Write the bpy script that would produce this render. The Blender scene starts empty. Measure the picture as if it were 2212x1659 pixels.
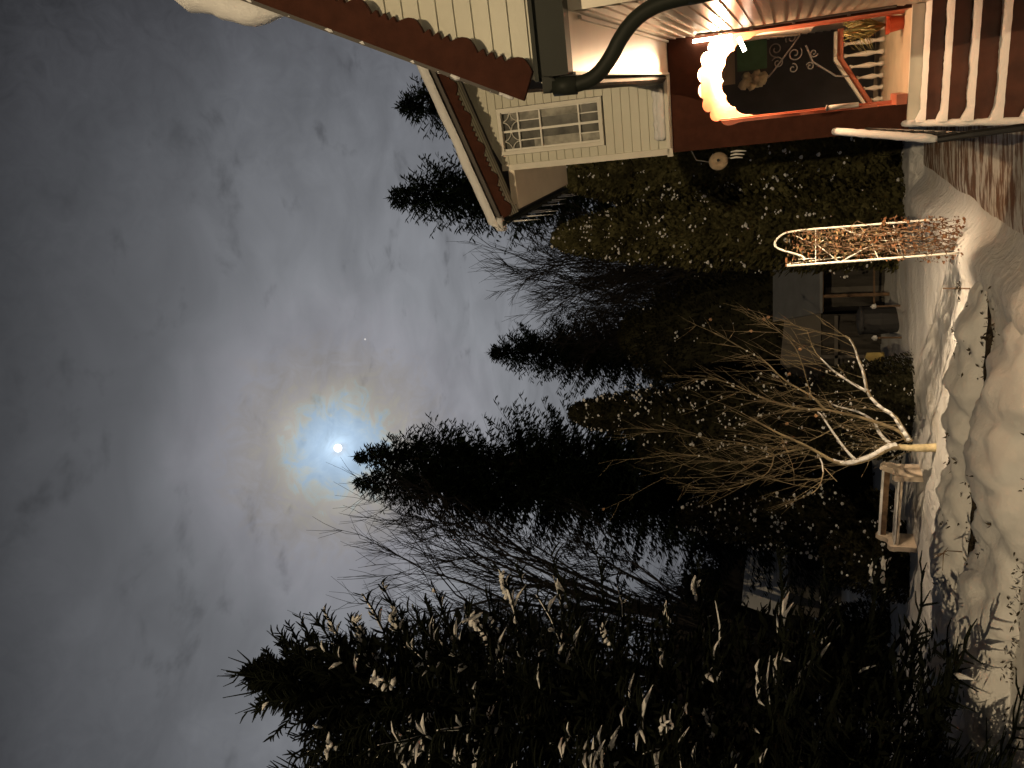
import bpy, math, random
from math import sin, cos, pi, radians, sqrt, atan2, exp
from mathutils import Vector, Matrix, noise

# ------------------------------------------------------------------ camera, sky, moonlight, exposure
S = bpy.context.scene
PITCH = radians(19.5); CP, SP = cos(PITCH), sin(PITCH); FOC = 1662.0; EYE = 2.2
cam = bpy.data.cameras.new('camera'); camo = bpy.data.objects.new('camera', cam)
S.collection.objects.link(camo); S.camera = camo
cam.sensor_width = 36; cam.lens = 36 * FOC / 2212; cam.clip_end = 3000; cam.clip_start = .05
m = Matrix(((0, 1, 0, 0), (SP, 0, -CP, 0), (-CP, 0, -SP, EYE), (0, 0, 0, 1)))   # held sideways: the world's up is the picture's left
camo.matrix_world = m

def ray(x, y):
    u = (829.5 - y) / FOC; v = (x - 1106) / FOC
    return Vector((u, CP + v * SP, SP - v * CP))
def atY(x, y, Y): r = ray(x, y); return Vector((0, 0, EYE)) + r * (Y / r.y)
def atZ(x, y, z): r = ray(x, y); return Vector((0, 0, EYE)) + r * ((z - EYE) / r.z)
AZ = radians(20.8); ED = Vector((sin(AZ), cos(AZ), 0)); EL = Vector((-cos(AZ), sin(AZ), 0))
def hp(d, l, z): return ED * d + EL * l + Vector((0, 0, z))
def atD(x, y, d):
    r = ray(x, y); P = Vector((0, 0, EYE)) + r * (d / (r.dot(ED))); return P.dot(ED), P.dot(EL), P.z

MOON = ray(730, 968).normalized()
W = bpy.data.worlds.new('World'); S.world = W; W.use_nodes = True
nt = W.node_tree; nt.nodes.clear()
def N(nt, t, **k):
    n = nt.nodes.new(t)
    for a, b in k.items(): setattr(n, a, b)
    return n
def mth(nt, op, a, b=None, c=None, clamp=False):
    n = N(nt, 'ShaderNodeMath', operation=op); n.use_clamp = clamp
    for i, q in enumerate((a, b, c)):
        if q is None: continue
        if isinstance(q, (int, float)): n.inputs[i].default_value = q
        else: nt.links.new(q, n.inputs[i])
    return n.outputs[0]
def ramp(nt, fac, stops, interp='LINEAR'):
    n = N(nt, 'ShaderNodeValToRGB'); n.color_ramp.interpolation = interp
    cr = n.color_ramp
    while len(cr.elements) < len(stops): cr.elements.new(.5)
    for e, (p, c) in zip(cr.elements, stops):
        e.position = p; e.color = (c, c, c, 1) if isinstance(c, (int, float)) else (*c, 1)
    nt.links.new(fac, n.inputs[0]); return n.outputs[0]
def s2l(*c): return tuple(((q / 255 + .055) / 1.055) ** 2.4 if q > 10 else q / 255 / 12.92 for q in c)
tc = N(nt, 'ShaderNodeTexCoord')
dot = N(nt, 'ShaderNodeVectorMath', operation='DOT_PRODUCT'); nt.links.new(tc.outputs['Generated'], dot.inputs[0]); dot.inputs[1].default_value = MOON
sep = N(nt, 'ShaderNodeSeparateXYZ'); nt.links.new(tc.outputs['Generated'], sep.inputs[0])
zc = mth(nt, 'MAXIMUM', sep.outputs[2], .06)
pr = N(nt, 'ShaderNodeVectorMath', operation='DIVIDE'); nt.links.new(tc.outputs['Generated'], pr.inputs[0])
cz = N(nt, 'ShaderNodeCombineXYZ')
for i in range(3): nt.links.new(zc, cz.inputs[i])
nt.links.new(cz.outputs[0], pr.inputs[1])
def nz(vec, scale, det=4, rough=.5, dist=0.):
    n = N(nt, 'ShaderNodeTexNoise'); n.inputs['Scale'].default_value = scale; n.inputs['Detail'].default_value = det
    n.inputs['Roughness'].default_value = rough; n.inputs['Distortion'].default_value = dist
    nt.links.new(vec, n.inputs['Vector']); return n.outputs[0]
big = nz(pr.outputs[0], 1.7, 4, .5, .3); mid = nz(pr.outputs[0], 5.5, 4, .5, .6); fine = nz(tc.outputs['Generated'], 32, 5, .62, 1.6)
dark = nz(pr.outputs[0], 8.5, 4, .55, .25)
ang = mth(nt, 'MULTIPLY', mth(nt, 'ARCCOSINE', mth(nt, 'MINIMUM', dot.outputs['Value'], .999999)), 180 / pi)
angw = mth(nt, 'ADD', ang, mth(nt, 'MULTIPLY', mth(nt, 'SUBTRACT', fine, .5), mth(nt, 'MINIMUM', mth(nt, 'MULTIPLY', ang, 2.2), 7.0)))
angn = mth(nt, 'DIVIDE', angw, 45.0, clamp=True)
glow = ramp(nt, angn, [(0, s2l(225, 238, 255)), (.6/45, s2l(200, 226, 250)), (1.5/45, s2l(170, 194, 218)), (2.5/45, s2l(160, 180, 198)), (3.4/45, s2l(164, 170, 168)), (4.3/45, s2l(158, 154, 147)),
      (5.6/45, s2l(144, 141, 141)), (8.5/45, s2l(136, 136, 142)), (13/45, s2l(128, 130, 135)), (19/45, s2l(120, 122, 127)), (25/45, s2l(103, 105, 110)), (30/45, s2l(88, 89, 94)), (34/45, s2l(68, 69, 73)), (1, s2l(46, 47, 50))])
el = ramp(nt, sep.outputs[2], [(0, .70), (.18, .98), (.42, 1.08), (.55, .90), (.68, .60), (.8, .32), (1, .2)])
# the moon lights the near cloud evenly whatever its height, so the elevation term fades in with the angle
w = mth(nt, 'DIVIDE', mth(nt, 'SUBTRACT', ang, 4.0), 10.0, clamp=True)
elw = mth(nt, 'ADD', mth(nt, 'MULTIPLY', mth(nt, 'SUBTRACT', el, 1.0), w), 1.0)
cl = mth(nt, 'ADD', 1.0, mth(nt, 'ADD', mth(nt, 'MULTIPLY', mth(nt, 'SUBTRACT', big, .5), .55), mth(nt, 'MULTIPLY', mth(nt, 'SUBTRACT', mid, .5), .55)))
fk = mth(nt, 'MULTIPLY', mth(nt, 'SUBTRACT', fine, .5), mth(nt, 'ADD', .14, mth(nt, 'MULTIPLY', 1.5, mth(nt, 'SUBTRACT', 1.0, mth(nt, 'DIVIDE', ang, 9.0, clamp=True)))))
blot = ramp(nt, dark, [(.20, .66), (.42, 1.0), (1, 1.0)], 'EASE')
tot = mth(nt, 'MULTIPLY', mth(nt, 'MULTIPLY', mth(nt, 'ADD', cl, fk), elw), blot)
mul = N(nt, 'ShaderNodeVectorMath', operation='SCALE'); nt.links.new(glow, mul.inputs[0]); nt.links.new(tot, mul.inputs['Scale'])
bg = N(nt, 'ShaderNodeBackground'); nt.links.new(mul.outputs[0], bg.inputs[0]); bg.inputs[1].default_value = 1.0
wo = N(nt, 'ShaderNodeOutputWorld'); nt.links.new(bg.outputs[0], wo.inputs[0])

sun = bpy.data.lights.new('moonlight', 'SUN'); suno = bpy.data.objects.new('moonlight', sun); S.collection.objects.link(suno)
sun.energy = .04; sun.angle = radians(.6); sun.color = (.85, .92, 1); suno.rotation_euler = MOON.to_track_quat('Z', 'Y').to_euler()
S.view_settings.view_transform = 'Standard'; S.view_settings.look = 'None'; S.view_settings.exposure = 0; S.view_settings.gamma = 1

# ------------------------------------------------------------------ helpers
R = random.Random(7)
def tag(o, label=None, cat=None, group=None, kind=None):
    if label: o['label'] = label
    if cat: o['category'] = cat
    if group: o['group'] = group
    if kind: o['kind'] = kind
    return o
def empty(name, loc, label=None, cat=None, group=None):
    o = bpy.data.objects.new(name, None); S.collection.objects.link(o); o.location = loc; o.empty_display_size = .2
    return tag(o, label, cat, group)
class MB:
    def __init__(s): s.v = []; s.f = []
    def quad(s, *p):
        n = len(s.v); s.v += [tuple(q) for q in p]; s.f.append(tuple(range(n, n + len(p))))
    def box(s, a, b, fr=None):
        fr = fr or (lambda x, y, z: (x, y, z)); n = len(s.v)
        for z in (a[2], b[2]):
            for (x, y) in ((a[0], a[1]), (b[0], a[1]), (b[0], b[1]), (a[0], b[1])): s.v.append(tuple(fr(x, y, z)))
        for q in ((0, 3, 2, 1), (4, 5, 6, 7), (0, 1, 5, 4), (1, 2, 6, 5), (2, 3, 7, 6), (3, 0, 4, 7)): s.f.append(tuple(n + i for i in q))
    def prism(s, pts, off):
        """closed outline (3D points) pushed along off"""
        n = len(s.v); k = len(pts); off = Vector(off)
        s.v += [tuple(p) for p in pts] + [tuple(Vector(p) + off) for p in pts]
        s.f.append(tuple(range(n, n + k))); s.f.append(tuple(n + k + i for i in reversed(range(k))))
        for i in range(k): j = (i + 1) % k; s.f.append((n + i, n + k + i, n + k + j, n + j))
    def tube(s, pts, rad, n=6, cap=True):
        pts = [Vector(p) for p in pts]; k = len(pts)
        if isinstance(rad, (int, float)): rad = [rad] * k
        base = len(s.v); up = Vector((0, 0, 1)); prev = None
        for i, p in enumerate(pts):
            t = (pts[min(i + 1, k - 1)] - pts[max(i - 1, 0)])
            if t.length < 1e-9: t = Vector((0, 0, 1))
            t.normalize()
            if prev is None: a = t.orthogonal().normalized()
            else:
                a = prev - t * prev.dot(t)
                a = a.normalized() if a.length > 1e-6 else t.orthogonal().normalized()
            prev = a; b = t.cross(a)
            for j in range(n):
                q = 2 * pi * j / n; o = p + (a * cos(q) + b * sin(q)) * rad[i]; s.v.append((o.x, o.y, o.z))
        for i in range(k - 1):
            for j in range(n):
                a0 = base + i * n + j; a1 = base + i * n + (j + 1) % n; s.f.append((a0, a1, a1 + n, a0 + n))
        if cap:
            s.f.append(tuple(base + j for j in reversed(range(n)))); s.f.append(tuple(base + (k - 1) * n + j for j in range(n)))
    def lathe(s, prof, c, n=16, M=None):
        base = len(s.v); c = Vector(c)
        for (r, z) in prof:
            for j in range(n):
                q = 2 * pi * j / n; p = Vector((r * cos(q), r * sin(q), z))
                if M is not None: p = M @ p
                s.v.append(tuple(c + p))
        for i in range(len(prof) - 1):
            for j in range(n):
                a0 = base + i * n + j; a1 = base + i * n + (j + 1) % n; s.f.append((a0, a1, a1 + n, a0 + n))
        s.f.append(tuple(base + j for j in reversed(range(n)))); s.f.append(tuple(base + (len(prof) - 1) * n + j for j in range(n)))
    def blob(s, c, rx, ry, rz, rnd, n=5):
        """small uneven lump"""
        c = Vector(c); base = len(s.v)
        s.v.append((c.x, c.y, c.z + rz))
        for k, (h, w) in enumerate(((.45, .85), (-.4, .9))):
            for j in range(n):
                q = 2 * pi * (j + .5 * k) / n; e = rnd.uniform(.7, 1.25)
                s.v.append((c.x + cos(q) * rx * w * e, c.y + sin(q) * ry * w * e, c.z + rz * h * e))
        s.v.append((c.x, c.y, c.z - rz * .8))
        for j in range(n):
            j1 = (j + 1) % n; s.f.append((base, base + 1 + j, base + 1 + j1))
            s.f.append((base + 1 + j, base + 1 + n + j, base + 1 + j1)); s.f.append((base + 1 + j1, base + 1 + n + j, base + 1 + n + j1))
            s.f.append((base + 1 + 2 * n, base + 1 + n + j1, base + 1 + n + j))
    def build(s, name, mat, parent=None, smooth=False):
        me = bpy.data.meshes.new(name)
        if parent is not None:
            q = parent; L = Vector((0, 0, 0))
            while q is not None: L = L + q.location; q = q.parent
            s.v = [(a - L.x, b - L.y, c - L.z) for a, b, c in s.v]
        me.from_pydata(s.v, [], s.f); me.update()
        if smooth:
            me.polygons.foreach_set('use_smooth', [True] * len(me.polygons))
        me.materials.append(mat)
        o = bpy.data.objects.new(name, me); S.collection.objects.link(o)
        if parent is not None: o.parent = parent
        return o

def mat(name, col, rough=.7, var=.0, scale=8, bump=0., bscale=30, metal=0., spec=.5, col2=None, stretch=None, emit=None, estr=0, sss=0):
    M = bpy.data.materials.new(name); M.use_nodes = True; t = M.node_tree; b = t.nodes['Principled BSDF']
    b.inputs['Roughness'].default_value = rough; b.inputs['Metallic'].default_value = metal
    b.inputs['Specular IOR Level'].default_value = spec
    tcn = N(t, 'ShaderNodeTexCoord'); src = tcn.outputs['Object']
    if stretch:
        mp = N(t, 'ShaderNodeMapping'); mp.inputs['Scale'].default_value = stretch; t.links.new(src, mp.inputs[0]); src = mp.outputs[0]
    n = N(t, 'ShaderNodeTexNoise'); n.inputs['Scale'].default_value = scale; n.inputs['Detail'].default_value = 5; t.links.new(src, n.inputs['Vector'])
    c2 = col2 or tuple(min(1, q * (1 + var)) for q in col); c1 = col if col2 else tuple(q * (1 - var) for q in col)
    o = ramp(t, n.outputs[0], [(.35, c1), (.65, c2)]); t.links.new(o, b.inputs['Base Color'])
    if bump:
        n2 = N(t, 'ShaderNodeTexNoise'); n2.inputs['Scale'].default_value = bscale; n2.inputs['Detail'].default_value = 6; t.links.new(src, n2.inputs['Vector'])
        bp = N(t, 'ShaderNodeBump'); bp.inputs['Strength'].default_value = bump; bp.inputs['Distance'].default_value = .02
        t.links.new(n2.outputs[0], bp.inputs['Height']); t.links.new(bp.outputs[0], b.inputs['Normal'])
    if emit: b.inputs['Emission Color'].default_value = (*emit, 1); b.inputs['Emission Strength'].default_value = estr
    return M
snow = mat('snow', (.80, .80, .81), .85, .03, 3, .5, 18, spec=.2)
snow_far = mat('snow_on_roofs', (.72, .73, .76), .9, .05, 2)
siding = mat('cream_siding', (.60, .585, .49), .42, .04, 2, .08, 40)
siding_side = mat('cream_wall_boards', (.62, .56, .46), .3, .05, 3)
trim = mat('cream_trim', (.66, .63, .55), .45, .04, 5)
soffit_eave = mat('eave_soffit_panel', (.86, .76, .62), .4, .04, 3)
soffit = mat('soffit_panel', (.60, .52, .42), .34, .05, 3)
brown = mat('brown_painted_wood', (.056, .019, .011), .75, .15, 12, .15, 60, spec=.12)
redwood = mat('red_brown_painted_wood', (.42, .125, .07), .45, .12, 9, .1, 50)
roofm = mat('dark_roof_sheet', (.06, .05, .045), .6, .1, 6)
gutterm = mat('dark_green_grey_metal', (.017, .020, .015), .55, .1, 5, spec=.22)
tile = mat('brown_riser_tile', (.10, .032, .018), .3, .3, 5, .1, 20)
floorm = mat('porch_floor_tile', (.52, .42, .30), .5, .08, 4)
blackm = mat('black_iron', (.012, .012, .012), .5, .1, 20)
greym = mat('grey_iron', (.16, .155, .15), .6, .1, 20)
white = mat('white_paint', (.74, .72, .66), .45, .04, 10)
glass = mat('window_glass', (.09, .088, .075), .12, .5, 5, spec=.5)
curtain = mat('lace_curtain', (.34, .33, .29), .9, .35, 9)
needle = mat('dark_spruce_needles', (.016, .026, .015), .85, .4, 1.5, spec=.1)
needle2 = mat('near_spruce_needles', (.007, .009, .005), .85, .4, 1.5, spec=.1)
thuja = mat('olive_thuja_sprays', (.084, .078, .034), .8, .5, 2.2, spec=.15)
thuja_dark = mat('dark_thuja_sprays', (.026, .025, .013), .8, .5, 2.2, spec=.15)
bark = mat('dark_bark', (.020, .016, .013), .9, .3, 10, .5, 40)
twigm = mat('bare_twigs', (.020, .017, .015), .9, .2, 3)
apple_bark = mat('apple_bark', (.25, .20, .12), .8, .3, 7, .4, 60)
dead = mat('dry_leaves', (.17, .075, .03), .8, .5, 9)
stone = mat('pale_stone', (.66, .56, .46), .8, .06, 8, .2, 30)
wood = mat('weathered_wood', (.16, .10, .06), .8, .3, 8, .2, 30)
planks = mat('dark_shed_boards', (.040, .036, .032), .8, .3, 3, stretch=(6, 6, .6))
plaster = mat('grey_plaster', (.13, .12, .11), .9, .1, 2)
terracotta = mat('terracotta', (.62, .11, .045), .5, .1, 8)
green = mat('green_cloth', (.06, .16, .09), .8, .15, 6)
yellow = mat('yellow_plastic', (.24, .18, .04), .5, .1, 5)
ice = mat('ice', (.6, .6, .62), .15, .05, 5)

# ------------------------------------------------------------------ ground
def ridge_band(d, l):
    return 0
def gz(x, y):
    p = Vector((x, y, 0)); dist = sqrt(x * x + y * y)
    h = .10 * noise.noise(p * .25) + .05 * noise.noise(p * 1.1 + Vector((3, 7, 0)))
    if dist < 22: h += .034 * noise.noise(p * 3.0 + Vector((9, 1, 2))) + .024 * abs(noise.noise(p * 6))
    d = p.dot(ED); l = p.dot(EL)
    h *= min(1, max(.2, (y - 4) / 8))
    # lower paving beside the house
    pl = max(0, min(1, (2.28 - l) / .3)) if l < 2.28 else 0
    if d > 16: pl = 0
    h = h * (1 - pl) + (-.16) * pl
    # raised lip of snow along the paving
    h += .10 * exp(-((l - 2.42) / .24) ** 2) * (1 if 7 < d < 16 else 0) * (1 + .5 * noise.noise(p * 2.4))
    return h
g = MB()
xs = [-400, -120, -50, -26] + [-14 + .16 * i for i in range(int(24 / .16) + 1)] + [16, 30, 60, 130, 400]
ys = [-300, -60, -15, 2] + [5 + .13 * i for i in range(100)] + [18.2 + .5 * i for i in range(30)] + [40, 60, 120, 500]
nx = len(xs)
for y in ys:
    for x in xs: g.v.append((x, y, gz(x, y)))
for j in range(len(ys) - 1):
    for i in range(nx - 1): a = j * nx + i; g.f.append((a, a + 1, a + nx + 1, a + nx))
gm = bpy.data.materials.new('garden_snow'); gm.use_nodes = True; t = gm.node_tree; b = t.nodes['Principled BSDF']
b.inputs['Roughness'].default_value = .85; b.inputs['Specular IOR Level'].default_value = .2
tcn = N(t, 'ShaderNodeTexCoord')
n1 = N(t, 'ShaderNodeTexNoise'); n1.inputs['Scale'].default_value = 1.3; n1.inputs['Detail'].default_value = 8; n1.inputs['Roughness'].default_value = .65; t.links.new(tcn.outputs['Object'], n1.inputs['Vector'])
t.links.new(ramp(t, n1.outputs[0], [(.22, (.30, .24, .15)), (.30, (.72, .70, .66)), (.5, (.80, .80, .81))]), b.inputs['Base Color'])
n2 = N(t, 'ShaderNodeTexNoise'); n2.inputs['Scale'].default_value = 6; n2.inputs['Detail'].default_value = 7; n2.inputs['Distortion'].default_value = .6; t.links.new(tcn.outputs['Object'], n2.inputs['Vector'])
bp = N(t, 'ShaderNodeBump'); bp.inputs['Strength'].default_value = .8; bp.inputs['Distance'].default_value = .05; t.links.new(n2.outputs[0], bp.inputs['Height']); t.links.new(bp.outputs[0], b.inputs['Normal'])
tag(g.build('ground', gm, smooth=True), kind='structure')
# paving with wind-blown snow streaks
pm = bpy.data.materials.new('paving'); pm.use_nodes = True; t = pm.node_tree; b = t.nodes['Principled BSDF']; b.inputs['Roughness'].default_value = .6
tcn = N(t, 'ShaderNodeTexCoord'); mp = N(t, 'ShaderNodeMapping'); mp.inputs['Rotation'].default_value = (0, 0, AZ); mp.inputs['Scale'].default_value = (1.0, 4.5, 1)
t.links.new(tcn.outputs['Object'], mp.inputs[0])
n1 = N(t, 'ShaderNodeTexNoise'); n1.inputs['Scale'].default_value = 1.6; n1.inputs['Detail'].default_value = 7; n1.inputs['Roughness'].default_value = .65; t.links.new(mp.outputs[0], n1.inputs['Vector'])
n3 = N(t, 'ShaderNodeTexNoise'); n3.inputs['Scale'].default_value = 2.5; t.links.new(tcn.outputs['Object'], n3.inputs['Vector'])
fac = ramp(t, n1.outputs[0], [(.46, 0.), (.56, 1.)])
mx = N(t, 'ShaderNodeMix', data_type='RGBA'); t.links.new(fac, mx.inputs['Factor'])
t.links.new(ramp(t, n3.outputs[0], [(.3, (.17, .085, .045)), (.7, (.27, .155, .09))]), mx.inputs[6]); mx.inputs[7].default_value = (.74, .72, .68, 1)
t.links.new(mx.outputs[2], b.inputs['Base Color'])
bp = N(t, 'ShaderNodeBump'); bp.inputs['Strength'].default_value = .7; bp.inputs['Distance'].default_value = .03; t.links.new(n1.outputs[0], bp.inputs['Height']); t.links.new(bp.outputs[0], b.inputs['Normal'])
pv = MB()
ds = [3 + .3 * i for i in range(44)]
for i, d in enumerate(ds):
    e = 2.02 + .10 * noise.noise(Vector((d * .8, 1, 0))) - max(0, (d - 11) * .02)
    for l in (-.9, 0, .8, e - .25, e): pv.v.append(tuple(hp(d, l, -.145 + (0 if l < e else -.03))))
for i in range(len(ds) - 1):
    for j in range(4): a = i * 5 + j; pv.f.append((a, a + 1, a + 6, a + 5))
tag(pv.build('paved_path', pm, smooth=True), kind='structure')

# ------------------------------------------------------------------ house
H = empty('house', hp(9.15, 0, 0), 'cream sided house with brown scalloped gable boards and an arched porch', 'house')
H_ = lambda d, l, z: hp(d, l, z)
def hbox(mb, d0, d1, l0, l1, z0, z1): mb.box((d0, l0, z0), (d1, l1, z1), H_)
def scallop(n_per, L, period=.37):
    """offsets (s, depth) of the fretted lower edge along a board"""
    out = []; s = 0
    while s < L:
        for k in range(9):
            q = k / 8; out.append((s + q * period * .5, .055 * sin(pi * q) + .012))
        for k in range(3):
            a = s + period * (.5 + k * .5 / 3); w = period * .5 / 3
            out += [(a + w * .5, .04), (a + w * .95, .004)]
        s += period
    return [o for o in out if o[0] <= L] + [(L, .0)]
def bargeboard(d, p0, p1, width, th, name='bargeboard', m_=brown):
    """p0 eave end, p1 ridge end (l,z) of the upper edge"""
    a = Vector(p0); b_ = Vector(p1); L = (b_ - a).length; u = (b_ - a) / L; nrm = Vector((u.y, -u.x))
    if nrm.y > 0: nrm = -nrm
    pts = [a, b_]
    for s_, dep in reversed(scallop(0, L)):
        q = a + u * s_ + nrm * (width + dep); pts.append(q)
    mb = MB(); mb.prism([H_(d, q.x, q.y) for q in pts], ED * th); return mb.build(name, m_, H)
# -- front: near gable with steep roof
dN = 4.77
NB0 = (-.035, 3.70); NB1 = (-1.25, 6.30)
bargeboard(dN, NB0, NB1, .16, .035)
# gable wall (horizontal boards) behind the bargeboard, above the gutter
def lap(mb, l_of_z, d, z0, z1, pitch=.1, depth=.014):
    z = z0
    while z < z1 - .005:
        zt = min(z + pitch, z1); la, lb = l_of_z(z); lc, ld = l_of_z(zt)
        if lb > la and ld > lc - .001:
            mb.quad(H_(d - depth, la, z), H_(d - depth, lb, z), H_(d, ld, zt), H_(d, lc, zt))
            mb.quad(H_(d, la, z), H_(d, lb, z), H_(d - depth, lb, z), H_(d - depth, la, z))
            mb.quad(H_(d - depth, lb, z), H_(d, lb, z), H_(d, ld, zt))
        z = zt
sl = (NB1[1] - NB0[1]) / (NB0[0] - NB1[0])
mb = MB(); lap(mb, lambda z: (-3.5, -.12 - (z - 3.6) / sl), dN + .12, 3.55, 6.9, .115); mb.build('gable_wall', siding, H)
mb = MB(); hbox(mb, dN + .16, dN + .35, -3.5, -.5, -.2, 3.5); mb.build('wall', siding_side, H)
# roof of the near wing
mb = MB()
a0 = (NB0[0] - .075, NB0[1] + .075 * sl); a1 = (-2.6, NB0[1] + sl * (2.6 + NB0[0] + .02))
off = Vector((.06, .03))
mb.prism([H_(dN + .036, a0[0], a0[1]), H_(dN + .036, a1[0], a1[1]), H_(dN + .036, a1[0] + .022, a1[1] + .01), H_(dN + .036, a0[0] + .022, a0[1] + .01)], ED * 4.4)
mb.prism([H_(dN - .04, a1[0], a1[1]), H_(dN - .04, -5.2, NB0[1]), H_(dN - .04, -5.25, NB0[1] + .03), H_(dN - .04, a1[0], a1[1] + .08)], ED * 4.5)
rf = mb.build('roof', roofm, H)
mb = MB(); r2 = random.Random(3)
for k in range(34):
    z = 3.78 + k * .055; l = NB0[0] - (z - NB0[1]) / sl; r_ = .012 + .010 * noise.noise(Vector((k * .6, 1, 1)))
    if noise.noise(Vector((k * .35, 8, 2))) > -.25: mb.tube([H_(dN + .05, l + .012, z), H_(dN + .05, l + .016 - .0275 / sl, z + .0275), H_(dN + .05, l + .012 - .058 / sl, z + .058)], [r_, r_ * 1.2, r_], 6)
for k in range(0):
    tt = r2.uniform(.12, 1) ** .8; l = a0[0] + (a1[0] - a0[0]) * tt; z = a0[1] + (a1[1] - a0[1]) * tt
    if z > 5.35: mb.blob(H_(dN + .02 + r2.random() * .5, l + .13, z + .05), .10, .09, .22, r2, 8)
pts = []; rr = []
for k in range(26):                      # uneven roll of snow caught on the steep slope
    z = 5.25 + k * .075; l = a0[0] - (z - a0[1]) / sl; q = noise.noise(Vector((k * .31, 2, 1))); e = min(1, k / 5)
    pts.append(H_(dN + .14 + .02 * q, l + .10 * e + .03 * q * e - .03 * (1 - e), z)); rr.append(.03 + (.085 + .045 * noise.noise(Vector((k * .45, 5, 1)))) * e)
mb.tube(pts, rr, 12); tag(mb.build('snow', snow, rf, smooth=True), kind='stuff')
# gutter across the front, side gutter, downpipe
mb = MB()
def chan(mb, P, Q, out, w, h):
    """half round gutter from P to Q"""
    P = Vector(P); Q = Vector(Q); out = Vector(out); n = 7; base = len(mb.v); up = Vector((0, 0, 1))
    for X in (P, Q):
        for k in range(n + 1):
            q = pi * k / n; mb.v.append(tuple(X + out * (w * .5 - w * .5 * cos(q)) - up * h * sin(q)))
        for k in range(n, -1, -1):
            q = pi * k / n; mb.v.append(tuple(X + out * (w * .5 - (w * .5 - .008) * cos(q)) - up * ((h - .008) * sin(q))))
    c = 2 * (n + 1)
    for k in range(c): k1 = (k + 1) % c; mb.f.append((base + k, base + k1, base + c + k1, base + c + k))
    mb.f.append(tuple(base + k for k in range(c))); mb.f.append(tuple(base + c + k for k in reversed(range(c))))
    for X in (P, Q):
        b2 = len(mb.v)
        for k in range(n + 1):
            q = pi * k / n; mb.v.append(tuple(X + out * (w * .5 - w * .5 * cos(q)) - up * h * sin(q)))
        mb.f.append(tuple(range(b2, b2 + n + 1)))
hbox(mb, dN - .02, dN + .10, -3.5, -.15, 3.40, 3.585)          # boxed gutter across the gable foot
hbox(mb, dN - .05, dN + .10, -3.5, -.13, 3.575, 3.60)
chan(mb, H_(dN - .04, -.16, 3.56), H_(9.1, -.16, 3.50), EL, .10, .09)
mb.build('gutter', gutterm, H)
mb = MB()
pp = [H_(dN, -.09, 3.50), H_(dN, -.085, 3.36), H_(dN + .01, -.11, 3.25), H_(dN + .02, -.20, 3.155), H_(dN + .03, -.32, 3.08), H_(dN + .04, -.41, 2.98), H_(dN + .05, -.455, 2.86), H_(dN + .05, -.468, 2.7), H_(dN + .05, -.47, 1.6), H_(dN + .05, -.47, .0)]
# smooth the bend
def smooth(pts, k=2):
    for _ in range(k):
        q = [pts[0]]
        for i in range(len(pts) - 1): q += [pts[i] * .75 + pts[i + 1] * .25, pts[i] * .25 + pts[i + 1] * .75]
        pts = q + [pts[-1]]
    return pts
mb.tube(smooth(pp), .045, 14)
mb.tube([pp[0] + Vector((0, 0, .0)), pp[1]], .054, 14); mb.tube([pp[7], pp[7] - Vector((0, 0, .08))], .05, 14)
mb.build('downpipe', gutterm, H, smooth=True)
# flat ceiling of the overhang and its edge board
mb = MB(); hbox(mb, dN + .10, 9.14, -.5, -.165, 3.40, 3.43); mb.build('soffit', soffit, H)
mb = MB(); hbox(mb, dN + .10, 9.14, -.165, -.145, 3.385, 3.56); mb.build('fascia', trim, H)
# long side wall with horizontal boards
mb = MB(); z = -.2
while z < 3.39:
    zt = min(z + .1, 3.40)
    mb.quad(H_(dN + .16, -.486, z), H_(12.6, -.486, z), H_(12.6, -.50, zt), H_(dN + .16, -.50, zt))
    mb.quad(H_(dN + .16, -.50, z), H_(12.6, -.50, z), H_(12.6, -.486, z), H_(dN + .16, -.486, z)); z = zt
mb.build('side_wall', siding_side, H)
# -- portal: front board with an arched opening, red-brown inside, rear board
def arch_pts(l0, l1, zs, zt, n=22):
    c = (l0 + l1) / 2; r = (l1 - l0) / 2; return [(c + r * cos(pi * k / n), zs + (zt - zs) * sin(pi * k / n) ** .62) for k in range(n + 1)]
def portal(d, th, l0, l1, L0, L1, Z0, Z1, zs, zt, m_, name, fret=False):
    ap = arch_pts(l0, l1, zs, zt)                        # from left (large l) over to right
    if fret:
        ap = arch_pts(l0, l1, zs, zt, 84); c0 = Vector(((l0 + l1) / 2, zs)); o = []
        for i, a in enumerate(ap):
            v = (Vector(a) - c0).normalized(); o.append(tuple(Vector(a) + v * (fret * (abs(sin(pi * 8 * i / 84)) ** .6 - .35)) * (0 if i in (0, 84) else 1)))
        ap = o
    pts = [(L1, Z0), (L1, Z1), (L0, Z1), (L0, Z0), (l0, Z0)] + list(reversed(ap)) + [(l1, Z0)]
    if l0 <= L0 + .001: pts = [(L1, Z0), (L1, Z1), (L0, Z1)] + list(reversed(ap)) + [(l1, Z0)]
    mb = MB(); mb.prism([H_(d, l, z) for l, z in pts], ED * th); return mb.build(name, m_, H)
portal(9.15, .04, -.46, .43, -.5, .68, 1.0, 3.395, 2.62, 3.06, brown, 'portal_front', .05)
portal(9.62, .04, -.44, .42, -.48, .62, 1.03, 3.2, 2.2, 2.86, redwood, 'portal_back', .03)
mb = MB(); hbox(mb, 9.19, 9.62, .43, .455, 1.12, 3.2); mb.build('jamb', redwood, H)
mb = MB(); hbox(mb, 9.19, 9.62, -.485, .43, 3.10, 3.16); mb.build('lintel', trim, H)
mb = MB(); hbox(mb, 9.19, 9.66, .455, .66, .0, 3.39); mb.build('column', brown, H)
mb = MB()
hbox(mb, 9.10, 9.62, .33, .43, 1.03, 1.13); hbox(mb, 9.2, 9.28, .40, .43, 1.3, 2.9); hbox(mb, 9.5, 9.58, .395, .43, 1.13, 2.9); hbox(mb, 9.3, 9.5, .41, .43, 2.2, 2.24)
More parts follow.
